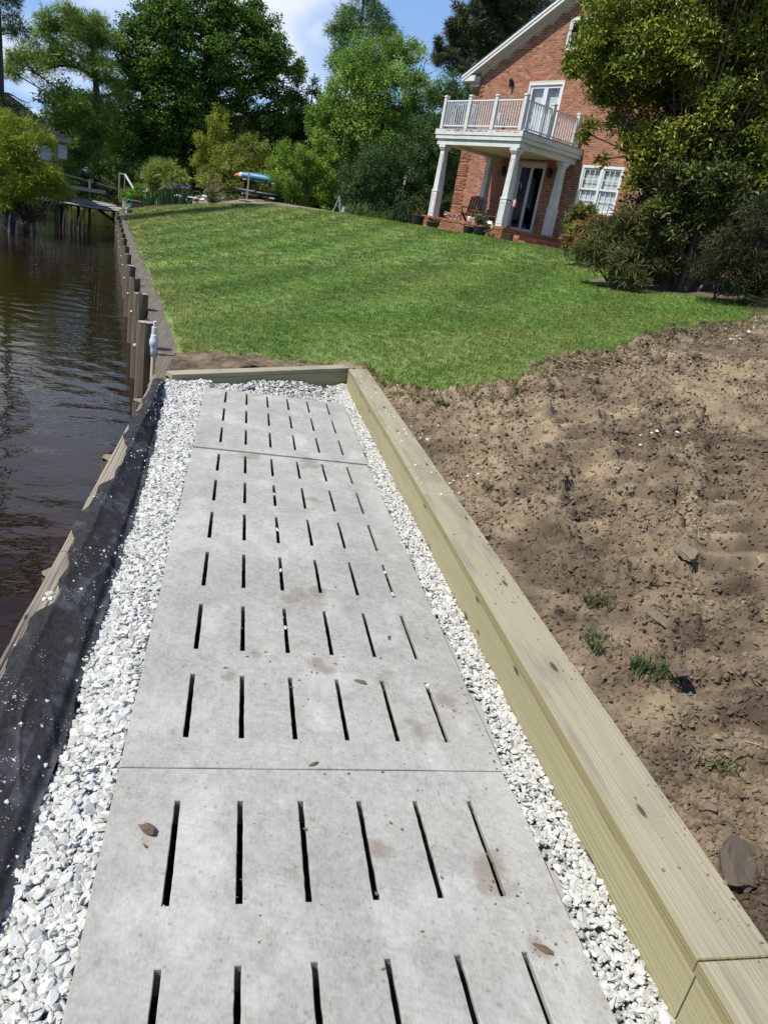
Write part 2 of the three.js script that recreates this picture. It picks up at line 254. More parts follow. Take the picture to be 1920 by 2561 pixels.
// ---------- slotted concrete walk ----------
function blot(u, v, cx, cy, r, k) { const d = Math.hypot(u - cx, v - cy) / r; return clamp(1.2 - d + 0.9 * fbm(u * 14, v * 14, 4, k)); }
const stains = [[0.36, -3.1, 0.16], [0.5, -3.15, 0.1], [0.46, -2.55, 0.12], [0.75, -2.5, 0.12], [0.2, -2.6, 0.06], [0.95, -1.25, 0.05], [0.8, -2.15, 0.1], [0.62, -5.15, 0.2], [0.15, -5.2, 0.15], [0.3, -1.5, 0.06], [0.6, -4.4, 0.14], [0.95, -2.3, 0.1], [0.55, -1.6, 0.07], [0.1, -2.45, 0.05], [0.88, -1.5, 0.1]];
const walkMap = tex(640, 2048, (u, v) => { // covers 1.34 m by 8.4 m of the walk
  const x = -0.25 + u * 1.34, z = 1.2 - v * 8.4;
  const a = fbm(x * 2.2, z * 1.6, 4, 91), b = fbm(x * 9, z * 9, 4, 93), c = fbm(x * 45, z * 45, 2, 95);
  const pore = fbm(x * 75, z * 75, 2, 96), grit = n2(x * 230, z * 120, 98); let r = 0.27 + 0.045 * a + 0.04 * b + 0.045 * c + 0.028 * grit - (pore > 0.3 ? 0.05 * hash(Math.floor(x * 90), Math.floor(z * 90), 4) : 0), g = r * 0.965, bl = r * 0.85;
  const pit = fbm(x * 30, z * 30, 3, 97); if (pit > 0.46) { r *= 0.92; g *= 0.92; bl *= 0.9; }
  const worn = sstep(0.12, 0.5, fbm(x * 7, z * 5, 4, 99)); r += 0.045 * worn; g += 0.046 * worn; bl += 0.046 * worn;
  let dirt = 0; for (let i = 0; i < stains.length; i++) { const s = stains[i]; if (Math.abs(x - s[0]) < s[2] * 2 && Math.abs(z - s[1]) < s[2] * 2) dirt = Math.max(dirt, sstep(0.5, 1.25, blot(x, z, s[0], s[1], s[2], 120 + i)) * 0.75); }
  const sp = worley(x * 30, z * 30, 12); if (sp[2] > 0.94 && sp[0] < 0.16) dirt = Math.max(dirt, 0.5);
  const cross = Math.abs(z + 2.5) < 0.006 || Math.abs(z + 3.75) < 0.006; if (cross) { r *= 0.95; g *= 0.95; bl *= 0.95; }
  r = lerp(r, 0.15, dirt); g = lerp(g, 0.112, dirt); bl = lerp(bl, 0.08, dirt);
  const dust = sstep(0.86, 1.08, x + 0.07 * n2(z * 4, x * 4, 5)) * 0.4 * sstep(-0.5, 0.4, n2(z * 1.6, 2, 9)); r = lerp(r, 0.38, dust); g = lerp(g, 0.375, dust); bl = lerp(bl, 0.35, dust);
  return [r, g, bl];
}, { srgb: true });
walkMap.wrapS = walkMap.wrapT = THREE.ClampToEdgeWrapping;
const walkBump = tex(512, 512, (u, v) => 0.5 + 0.22 * pfbm(u, v, 24, 4, 6) + 0.2 * pn(u * 6 + v * 2, v * 90 + u * 20, 2048, 4) + 0.05 * pn(u * 160, v * 8, 512, 8));
walkBump.repeat.set(2.2, 11);
{
  const walk = setting(new THREE.Group(), 'path');
  const cm = mat([1, 1, 1], 0.82, { map: walkMap, bumpMap: walkBump, bumpScale: 0.0022 });
  const r = rng(5);
  function slab(z0, z1, rows, hw, y0, y1) { // one layer: hw = half width of its slots
    const sh = new THREE.Shape(), L = z0 - z1, xl = -0.243, xr = 1.078; const jag = (x, y) => [x + (r() - 0.5) * 0.004, y];
    sh.moveTo(xl, 0); for (let i = 1; i < 10; i++) sh.lineTo(...jag(lerp(xl, xr, i / 10), (r() - 0.5) * 0.003)); sh.lineTo(xr, 0);
    for (let i = 1; i < 14; i++) sh.lineTo(...jag(xr, L * i / 14)); sh.lineTo(xr - 0.01, L); sh.lineTo(xl, L); for (let i = 13; i > 0; i--) sh.lineTo(...jag(xl, L * i / 14)); sh.lineTo(xl, 0);
    for (const zr of rows) for (let c = 0; c < 6; c++) {
      const cx = -0.049 + c * 0.19, a = z0 + zr, b = a + 0.369, h = new THREE.Path(), w = hw, w2 = w * 0.86, n = 14, pts = [], j = hw < 0.012 ? 0.0018 : 0.001;
      for (let i = 0; i <= n; i++) pts.push([cx - lerp(w, w2, i / n) + (r() - 0.5) * j, lerp(a, b, i / n)]);
      for (let i = n; i >= 0; i--) pts.push([cx + lerp(w, w2, i / n) + (r() - 0.5) * j, lerp(a, b, i / n)]);
      h.moveTo(...pts[0]); for (const p of pts.slice(1)) h.lineTo(...p); h.lineTo(...pts[0]); sh.holes.push(h);
    }
    const g = new THREE.ExtrudeGeometry(sh, { depth: y1 - y0 - 0.005, bevelEnabled: true, bevelThickness: 0.0025, bevelSize: 0.0022, bevelOffset: -0.0022, bevelSegments: 1, curveSegments: 2 });
    g.rotateX(-Math.PI / 2); g.translate(0, y0 + 0.0025, z0); return norm(g);
  }
  function panel(z0, z1, rows, tiltEnd, lift, label) { // z0 > z1; slots widen under a thin lip
    const g = join([slab(z0, z1, rows, 0.0095, -0.0165, 0), slab(z0, z1, rows, 0.03, -0.1, -0.0167)]), L = z0 - z1, P = g.attributes.position, U = g.attributes.uv;
    for (let i = 0; i < P.count; i++) { const x = P.getX(i), z = P.getZ(i); U.setXY(i, (x + 0.25) / 1.34, (1.2 - z) / 8.4); P.setY(i, P.getY(i) + lift + tiltEnd * clamp((z0 - z) / L)); }
    g.computeVertexNormals(); part('panel', g, cm, walk).userData.label = label;
  }
  panel(1.25, -1.927, [-0.755, -0.212, 0.331, 0.875, 1.418], 0, 0, 'near slotted concrete panel, closest to the bottom edge');
  panel(-1.932, -5.246, [0, 1, 2, 3, 4, 5].map(k => 2.080 + 0.5436 * k - 0), 0.004, 0, 'middle slotted concrete panel with six rows of slots');
  panel(-5.254, -6.93, [0, 1, 2].map(k => 5.40 + 0.5436 * k - 0), 0.042, 0.014, 'far slotted concrete panel with three rows of slots');
}

// ---------- white gravel beds ----------
const gravelMat = mat([1, 1, 1], 0.8, { bumpMap: fineBump, bumpScale: 0.002 });
const stones = [1, 2, 3, 4, 5, 6, 7, 8].map(s => stone(s * 13, 0.62 + 0.06 * (s % 4)));
const endLine = x => -7.0 - 0.484 * (x + 0.57);                   // front of the end board
const fabricEdge = z => z > -2 ? -0.455 : z > -4.3 ? lerp(-0.455, -0.5, (-2 - z) / 2.3) : lerp(-0.5, -0.6, (-4.3 - z) / 2.6);
function gravelTop(x, z) {
  let y = -0.022 + 0.012 * fbm(x * 7, z * 7, 3, 140);
  if (x < -0.2) y += -0.02 * sstep(-0.3, -0.5, x) + 0.028 * sstep(-5.4, -6.7, z);
  if (x > 1) y += 0.014 + 0.02 * sstep(1.05, 1.2, x);
  y += 0.085 * Math.exp(-(((z - endLine(x)) / 0.16) ** 2)) * (0.75 + 0.5 * n2(x * 3.3, 4, 2));
  return y;
}
{
  const bed = setting(new THREE.Group(), 'gravel_bed');
  const base = [];
  base.push(grid(steps(-0.66, -0.2, 12), steps(0.8, -7.1, 90), (x, z) => [x, gravelTop(x, z) - 0.03, z]));
  base.push(grid(steps(1.03, 1.24, 6), steps(0.8, -8.0, 90), (x, z) => [x, gravelTop(x, z) - 0.03, z]));
  base.push(grid(steps(-0.64, 1.3, 50), steps(0, 1, 12), (x, t) => { const z = lerp(-6.7, endLine(x) - 0.05, t); return [x, gravelTop(x, z) - 0.03, z]; }));
  part('stone_dust', join(base), mat([0.27, 0.265, 0.25], 0.95, { bumpMap: fineBump, bumpScale: 0.01 }), bed);
  const r = rng(77), spots = [];
  const add = (x, z, size, lift) => { const y = gravelTop(x, z) + lift; spots.push({ x, y, z, size }); };
  for (let i = 0; i < 22000; i++) { // canal side
    const z = lerp(0.3, -7.0, Math.pow(r(), 0.8)), l = fabricEdge(z) + 0.03 * n2(z * 5, 1, 3) - (r() < 0.06 ? r() * 0.05 : 0), x = lerp(l, -0.225 - (z < -6.9 ? 0 : 0), r()); const s = 0.0075 + 0.019 * Math.pow(r(), 1.4) + (r() < 0.1 ? 0.008 : 0);
    if (x < -0.245 - s * 0.3 || z < -6.9) add(x, z, s * 1.12, (r() - 0.75) * 0.02);
  }
  for (let i = 0; i < 15000; i++) { const z = lerp(0, -7.9, Math.pow(r(), 0.85)), x = lerp(1.085 + 0.03 * n2(z * 6, 2, 4), 1.222, Math.pow(r(), 0.85)), s = 0.006 + 0.016 * Math.pow(r(), 1.8) + (r() < 0.06 ? 0.012 : 0); if (z > endLine(x)) add(x, z, s, (r() - 0.7) * 0.014); }
  for (let i = 0; i < 5200; i++) { const x = lerp(-0.6, 1.25, r()), z = lerp(-6.75, endLine(x) + 0.02, r()); if (z > -6.93 && x > -0.24 && x < 1.075) continue; const s = 0.010 + 0.02 * Math.pow(r(), 1.4); add(x, z, s * 1.1, (r() - 0.7) * 0.018); }
  for (let i = 0; i < 700; i++) { const z = lerp(-0.3, -4.6, r()), x = 1.075 - Math.abs(r() + r() - 1) * 0.1; spots.push({ x, y: 0.001, z, size: 0.002 + 0.004 * r() * r() }); } // crumbs on the edge of the walk
  const v = V(0, 0, 0); camera.updateMatrixWorld();
  for (const s of spots) { v.set(s.x, s.y, s.z); s.px = s.size / v.distanceTo(camera.position); v.project(camera); if (Math.abs(v.x) > 1.02 || Math.abs(v.y) > 1.02 || s.y < gravelTop(s.x, s.z) - 0.008) s.px *= 0.05; }
  spots.sort((a, b) => b.px - a.px);
  const mats = [[0.46, 0.452, 0.41], [0.37, 0.366, 0.34], [0.5, 0.488, 0.44], [0.27, 0.272, 0.258]].map(c => mat(c, 0.8, { bumpMap: fineBump, bumpScale: 0.002 }));
  const e = new THREE.Euler(), q = new THREE.Quaternion(), m4 = new THREE.Matrix4();
  const pose = s => { e.set((r() - 0.5) * 1.3, r() * 6.28, (r() - 0.5) * 1.3); q.setFromEuler(e); return [q, V(s.size * (0.95 + r() * 0.6), s.size * (0.75 + r() * 0.4), s.size * (0.75 + r() * 0.35))]; };
  spots.slice(0, 300).forEach((s, i) => { const [qq, sc] = pose(s); const o = part('stone', stones[i % 8], mats[(i * 7 + (i >> 3)) % (i % 9 ? 3 : 4)], bed); o.position.set(s.x, s.y, s.z); o.quaternion.copy(qq); o.scale.copy(sc); });
  for (let k = 0; k < 4; k++) {
    const l = spots.slice(300).filter((_, i) => i % 4 === k), im = new THREE.InstancedMesh(stones[k * 2], gravelMat, l.length);
    l.forEach((s, i) => { const [qq, sc] = pose(s); im.setMatrixAt(i, m4.compose(V(s.x, s.y, s.z), qq, sc)); const g = 0.34 + 0.17 * r() - (r() < 0.05 ? 0.16 * r() : 0); const w = r() < 0.12 ? 0.9 : 1; im.setColorAt(i, rgb(g, g * (0.96 + 0.03 * w), g * (0.72 + 0.195 * w))); });
    im.name = nm('gravel'); im.userData.kind = 'stuff'; im.castShadow = im.receiveShadow = true; bed.add(im);
  }
}
// loose white chips: on the fabric, on the cap, on the soil, in the slots
{
  const r = rng(31), list = [];
  for (let i = 0; i < 900; i++) { const z = -0.8 - 6.1 * Math.pow(r(), 0.9), x = lerp(-0.64, fabricEdge(z) - 0.005, r()); if (n2(x * 5, z * 2.5, 8) > -0.35) list.push([x, fabricY(x, z) + 0.003, z, 0.002 + 0.013 * r() ** 4]); }
  for (const [x, z, s] of [[-0.69, -4.0, 0.028], [-0.675, -3.97, 0.022], [-0.66, -4.02, 0.02], [-0.68, -2.9, 0.03], [-0.665, -2.86, 0.024], [-0.69, -2.85, 0.02], [-0.7, -2.5, 0.018], [-0.66, -2.2, 0.016]]) list.push([x, 0.062, z, s]);
  for (let i = 0; i < 60; i++) { const z = -4.2 - 2.9 * r(), x = 1.47 + r() * r() * 0.6; if (n2(x * 2, z * 2, 9) > -0.1) list.push([x, soilY(x, z) + 0.005, z, 0.008 + 0.02 * r()]); }
  for (let i = 0; i < 70; i++) { const z = -9.3 + 2 * r(), x = 6 + r() * 2.4; list.push([x, soilY(x, z, false) + 0.02, z, 0.015 + 0.03 * r()]); }
  for (let i = 0; i < 12; i++) list.push([2.9 + r() * 0.4, 0, -4.8 + r() * 0.2, 0.02 + 0.01 * r()]);
  for (let i = 0; i < 40; i++) { const z = -4 - 3.4 * r(), x = 1.23 + r() * 0.18; list.push([x, 0.238, z, 0.006 + 0.012 * r()]); }
  for (let i = 0; i < 26; i++) { const t = r(); list.push([lerp(0.5, 1.15, t), 0.225 - (1 - t) * 0.05, endLine(lerp(0.5, 1.15, t)) - 0.07 + 0.05 * r(), 0.01 + 0.016 * r()]); }
  for (let i = 0; i < 160; i++) { const x = -0.24 + 1.3 * r(), z = -0.6 - 6 * r(); list.push([x, 0.001, z, 0.0015 + 0.0035 * r() ** 2]); }
  for (const [c, row, t] of [[2, 0.5436 * 1, 0.55], [2, 0.5436 * 2, 0.6], [2, 0.5436 * 3, 0.5], [2, 0.5436 * 4, 0.55], [5, 0.5436 * 2, 0.75], [5, 0.5436 * 2, 0.1], [5, 0, 0.93], [2, 5.4 - 2.08 + 0.5436, 0.55], [1, 5.4 - 2.08 + 1.0872, 0.2]]) { const x = -0.049 + c * 0.19; for (let k = 0; k < 2; k++) list.push([x + (r() - 0.5) * 0.006, -0.004, -(2.08 + row + 0.369 * t + k * 0.014), 0.014 + 0.006 * r()]); }
  for (const l of list) if (l[1] === 0) l[1] = soilY(l[0], l[2]) + 0.01;
  const im = new THREE.InstancedMesh(stones[2], gravelMat, list.length), m4 = new THREE.Matrix4(), q = new THREE.Quaternion();
  list.forEach((p, i) => { q.setFromEuler(new THREE.Euler(r() * 0.8, r() * 6.3, r() * 0.8)); im.setMatrixAt(i, m4.compose(V(p[0], p[1], p[2]), q, V(p[3] * 1.3, p[3] * 0.7, p[3]))); const g = 0.42 + 0.1 * r(); im.setColorAt(i, rgb(g, g, g * 0.95)); });
  top(im, 'gravel_chips'); tag(im, 'loose white stone chips scattered on the fabric, timber and soil', 'gravel chips', null, 'stuff');
}
function fabricY(x, z) { const e = fabricEdge(z), t = clamp((x + 0.7) / (e + 0.7)); return lerp(0.07, -0.006, Math.pow(clamp((x + 0.632) / (e + 0.615)), 0.85)) - 0.022 * sstep(0.88, 1, t) + 0.009 * fbm(x * 9, z * 3.2, 4, 160) * sstep(0, 0.25, t) + 0.010 * Math.pow(Math.max(0, 1 - Math.abs(n2(x * 4 + z * 1.1, z * 0.9, 165)) * 5), 2) * sstep(0, 0.3, t) * sstep(1, 0.75, t) + 0.007 * Math.pow(Math.max(0, 1 - Math.abs(n2(x * 9 - z * 2.3, z * 2.2 + x * 3, 167)) * 4), 2) * sstep(0, 0.2, t); }
{
  const g = grid(steps(0, 1, 46), steps(0.6, -6.98, 420), (t, z) => {
    const torn = 0.016 * n2(z * 2.1, 1, 170) + 0.018 * n2(z * 7, 4, 172) + (sstep(0.35, 0.6, n2(z * 1.3, 7, 174)) * 0.05);
    const l = -0.705 + torn * 0.9, x = lerp(l, fabricEdge(z) + 0.012 + 0.01 * n2(z * 6, 3, 5), t); return [x, fabricY(x, z) + 0.004, z];
  });
  const spots = [];
  const ft = tex(512, 1024, (u, v) => { const w = worley(u * 90, v * 180, 5), k = sstep(-0.1, 0.5, fbm(u * 5, v * 9, 3, 7)); let c = 0.03 + 0.014 * pfbm(u, v, 64, 3, 8) + 0.04 * sstep(0.0, 0.6, fbm(u * 6, v * 10, 5, 12)); if (w[2] > 1.0 - 0.13 * k && w[0] < 0.16 + 0.2 * k * w[2]) c = 0.08 + 0.5 * (w[2] * 37 % 1); return [c, c, c * 1.03]; }, { srgb: true });
  ft.repeat.set(1.9, 0.95);
  top(part('landscape_fabric', g, new THREE.MeshPhysicalMaterial({ color: rgb(1, 1, 1), roughness: 0.95, specularIntensity: 0.12, map: ft, bumpMap: fineBump, bumpScale: 0.006, side: THREE.DoubleSide }), scene), 'landscape_fabric');
  tag(scene.children[scene.children.length - 1], 'black landscape fabric laid between the old bulkhead and the white gravel', 'landscape fabric');
}

// ---------- timber ----------
function woodTex(seed, w, h, lens, base, dark, knots, opts = {}) { // w across, h along; lens = metres along
  return tex(w, h, (u, v) => {
    const y = v * lens, x = u * 0.2; let bend = 0.02 * n2(y * 0.8, 1, seed) + 0.008 * n2(y * 2.4, 5, seed), k = 0, kd = 0;
    for (const [ku, kv, kr] of knots) { const dx = x - ku * 0.2, dy = (y - kv) * 0.32, d = Math.hypot(dx, dy) / kr; bend += (dx > 0 ? 1 : -1) * kr * 0.75 * Math.exp(-d * d * 0.35); if (d < 0.72) k = Math.max(k, sstep(0.72, 0.35, d)); kd = Math.max(kd, 0.35 * Math.exp(-d * 1.1)); }
    const ring = (x + bend + 0.04 * (opts.cathedral || 0) * (y - lens / 2) ** 2 * 0.5) * (opts.freq || 60); const rg = ring + 1.6 * n2(x * 16, y * 0.35, seed + 12) + 0.25 * n2(x * 60, y * 1.5, seed + 13), f = rg - Math.floor(rg), late = sstep(0.25, 0.9, f) * sstep(1.0, 0.9, f) * (0.55 + 0.45 * n2(x * 22, y * 0.8, seed + 14));
    const fib = n2(x * 900, y * 7, seed + 3) * 0.5 + n2(x * 300, y * 3, seed + 4) * 0.5, blot = fbm(y * 1.3, x * 9, 3, seed + 6);
    let t = late * 0.55 + 0.14 * fib + 0.25 * blot + kd; t = clamp(t); let c = [0, 1, 2].map(i => lerp(base[i], dark[i], t) * (1 + 0.08 * fib));
    if (opts.grime) { const g = sstep(0.0, 0.55, fbm(x * 10, y * 2.2, 4, seed + 9)) * opts.grime; c = c.map((q, i) => lerp(q, [0.17, 0.146, 0.105][i], g)); }
    return c.map((q, i) => lerp(q, [0.045, 0.026, 0.016][i], k * 0.9));
  }, { srgb: true });
}
const woodMat = (t, b = 0.0016) => mat([1, 1, 1], 0.75, { map: t, bumpMap: woodBump, bumpScale: b });
const capWood = woodMat(woodTex(7, 160, 2048, 4, [0.285, 0.252, 0.165], [0.15, 0.127, 0.078], [[0.55, 1.15, 0.018], [0.3, 2.6, 0.016], [0.7, 0.35, 0.014], [0.4, 1.85, 0.02], [0.6, 3.4, 0.016]], { freq: 100, grime: 0.6 }));
const faceWood = woodMat(woodTex(19, 256, 2048, 4, [0.275, 0.246, 0.135], [0.12, 0.1, 0.044], [[0.62, 1.55, 0.022], [0.75, 1.74, 0.013], [0.35, 1.64, 0.016], [0.5, 1.2, 0.009], [0.3, 2.2, 0.018], [0.55, 3.0, 0.024], [0.4, 0.5, 0.02], [0.6, 0.75, 0.02]], { freq: 85, cathedral: 0.2 }));
const edgeWood = woodMat(woodTex(29, 64, 1024, 4, [0.205, 0.178, 0.082], [0.125, 0.104, 0.04], [], { freq: 160 }));
{
  const wall = thing('timber_retaining_wall', 'low wall of pale treated timber between the gravel and the dug soil, with a skewed end board', 'retaining wall');
  // long side: boards on edge under a flat cap
  const face = (x, y0, y1, z0, z1, thick = 0.038) => { const g = rbox(thick, y1 - y0, z0 - z1, x, (y0 + y1) / 2, (z0 + z1) / 2, 0.003); norm(g); return boardUV(g, 2, 1 / 0.2, 0.25, 0.1); };
  part('board', face(1.24, -0.09, 0.192, -1.03, -4.35), faceWood, wall); part('board', face(1.24, -0.09, 0.1915, -4.353, -7.86), faceWood, wall); part('board', face(1.2405, -0.09, 0.192, 0.9, -1.027), faceWood, wall);
  const capPiece = (pts, y0, y1) => { // a flat plank with square or mitred ends, outline in x, z
    const sh = new THREE.Shape(); pts.forEach((p, i) => i ? sh.lineTo(p[0], -p[1]) : sh.moveTo(p[0], -p[1])); sh.lineTo(pts[0][0], -pts[0][1]);
    const g = new THREE.ExtrudeGeometry(sh, { depth: y1 - y0 - 0.006, bevelEnabled: true, bevelThickness: 0.003, bevelSize: 0.003, bevelOffset: -0.003, bevelSegments: 1 }); g.rotateX(-Math.PI / 2); g.translate(0, y0 + 0.003, 0); g.computeVertexNormals(); return g;
  };
  const long = (pts) => boardUV(norm(capPiece(pts, 0.195, 0.236)), 2, 1 / 0.21, 0.25, 0.02);
  const wob = (z) => 0.004 * n2(z * 2, 1, 44);
  const outline = (z0, z1, ex = 0) => { const a = [], n = 8; for (let i = 0; i <= n; i++) { const z = lerp(z0, z1, i / n); a.push([1.212 + wob(z), z]); } for (let i = n; i >= 0; i--) { const z = lerp(z0, z1 + ex, i / n); a.push([1.438 + wob(z + 5), z]); } return a; };
  const two = [capWood, edgeWood]; part('cap_board', long(outline(0.9, -1.03)), two, wall); part('cap_board', long(outline(-1.034, -4.6)), two, wall); part('cap_board', long(outline(-4.604, -7.80, -0.13)), two, wall);
  // short end: level drops towards the canal
  const A = [-0.56, 0.09, -7.0], B = [1.235, 0.197, -7.875], n = [0.436, 0.9];
  const ends = [[A[0], A[2]], [B[0], B[2]]];
  const shp = (y0a, y1a, y0b, y1b, depth, off, m, name) => {
    const L = Math.hypot(B[0] - A[0], B[2] - A[2]), s = new THREE.Shape(); s.moveTo(0, y0a); s.lineTo(L, y0b); s.lineTo(L, y1b); s.lineTo(0, y1a); s.lineTo(0, y0a);
    let g = new THREE.ExtrudeGeometry(s, { depth: depth - 0.004, bevelEnabled: true, bevelThickness: 0.002, bevelSize: 0.002, bevelOffset: -0.002, bevelSegments: 1 }); g.translate(0, 0, -off - depth); g = boardUV(norm(g), 0, 1 / 0.2, 0.25, 0.4);
    g.rotateY(Math.atan2(-(B[2] - A[2]), B[0] - A[0])); g.translate(A[0], 0, A[2]); part(name, g, m, wall);
  };
  shp(-0.08, 0.072, -0.08, 0.19, 0.038, 0.006, faceWood, 'board');
  shp(0.075, 0.115, 0.194, 0.234, 0.15, 0.0, capWood, 'cap_board');
}

// ---------- bulkhead along the canal ----------
const capOld = woodMat(woodTex(41, 192, 2048, 4, [0.135, 0.106, 0.072], [0.05, 0.039, 0.027], [[0.4, 0.8, 0.01], [0.6, 2.4, 0.014], [0.3, 3.3, 0.01]], { freq: 50, grime: 0.5 }), 0.014);
const plankOld = woodMat(woodTex(43, 192, 1024, 2, [0.2, 0.165, 0.12], [0.08, 0.06, 0.045], [], { freq: 70, grime: 0.4 }), 0.006);
const capPale = woodMat(woodTex(47, 128, 2048, 4, [0.24, 0.2, 0.15], [0.12, 0.095, 0.07], [[0.4, 1.3, 0.012]], { freq: 45, grime: 0.5 }), 0.008);
{
  const bulk = thing('bulkhead', 'old weathered timber bulkhead with a flat cap running along the canal', 'bulkhead');
  const r = rng(12);
  // near stretch: splintered cap
  for (const [z0, z1, j] of [[0.8, -3.3, 0], [-3.304, -6.95, 1]]) {
    const g = grid(steps(0, 1, 14), steps(z0, z1, 160), (t, z) => { const w = 0.11, x = -0.735 + t * w + 0.006 * n2(z * 1.5, 3, 7), ed = Math.min(t, 1 - t) * 2; return [x, 0.05 * sstep(0, 0.12, ed) + 0.012 - 0.012 * Math.max(0, n2(z * 1.1, t * 7, 5)) - 0.012 * sstep(0.35, 0.7, n2(z * 0.9, t * 5 + 4, 8)) - 0.12 * sstep(0.06, 0, t), z]; });
    const U = g.attributes.uv; for (let i = 0; i < U.count; i++) U.setXY(i, U.getX(i) * 5, U.getY(i) * 0.25);
    part('cap_board', join([norm(g), boardUV(box(0.1, 0.06, z0 - z1 - 0.01, -0.665, 0.0, (z0 + z1) / 2), 2, 5, 0.25)]), capPale, bulk);
  }
  part('board', boardUV(box(0.05, 1.9, 9.5, -0.678, -0.99, -3.9), 1, 5, 0.5), plankOld, bulk);
  // far stretch, cap in lengths, planks below
  const at = (s, z) => [s + xb(z), z];
  const zs = [-6.955, -8.35, -11.2, -14.2, -17.3, -20.4, -23.6, -26.8, -30, -33.3, -36.6, -40, -43.5, -47.2];
  for (let i = 0; i + 1 < zs.length; i++) {
    const a = zs[i] - 0.004, b = zs[i + 1], wide = i === 0 ? 0.21 : 0.25, yy = 0.052 + 0.006 * n2(i * 1.7, 3, 2), tilt = 0.012 * n2(i, 9, 3);
    const pc = (s0, s1, near = i === 0) => { const sh = new THREE.Shape(), o = [], n = 6; for (let k = 0; k <= n; k++) o.push(at(near ? lerp(s0 + 0.11, s0, k / n) : s0, lerp(a, b, k / n))); for (let k = n; k >= 0; k--) o.push(at(s1, lerp(a, b, k / n))); o.forEach((p, k) => k ? sh.lineTo(p[0], -p[1]) : sh.moveTo(p[0], -p[1])); sh.lineTo(o[0][0], -o[0][1]); let g = new THREE.ExtrudeGeometry(sh, { depth: 0.05, bevelEnabled: true, bevelThickness: 0.004, bevelSize: 0.004, bevelOffset: -0.004, bevelSegments: 1 }); g.rotateX(-Math.PI / 2); g.translate(0, yy - 0.054, 0); g = boardUV(norm(g), 2, 5, 0.25, i * 0.37); const P = g.attributes.position; for (let k = 0; k < P.count; k++) P.setY(k, P.getY(k) + tilt * (P.getX(k) - xb(P.getZ(k)) + 0.1) * 2); return g; };
    part('cap_board', pc(-wide + 0.03, 0.04), capOld, bulk);
    const wl = pc(-wide + 0.055, -wide + 0.09); const P = wl.attributes.position; for (let k = 0; k < P.count; k++) { const y = P.getY(k); P.setY(k, y < yy - 0.02 ? -1.8 : -0.01); } wl.computeVertexNormals(); part('board', wl, plankOld, bulk);
    part('waler', (() => { const g = pc(-wide + 0.005, -wide + 0.05); g.translate(0, -0.42, 0); return g; })(), M.greyWood, bulk);
  }
}
const ORD = ['first', 'second', 'third', 'fourth', 'fifth', 'sixth', 'seventh', 'eighth', 'ninth', 'tenth', 'eleventh', 'twelfth', 'thirteenth', 'fourteenth', 'fifteenth', 'sixteenth'];
const pileWood = woodMat(woodTex(53, 128, 1024, 2, [0.115, 0.09, 0.058], [0.04, 0.033, 0.022], [], { freq: 60, grime: 0.3 }), 0.01);
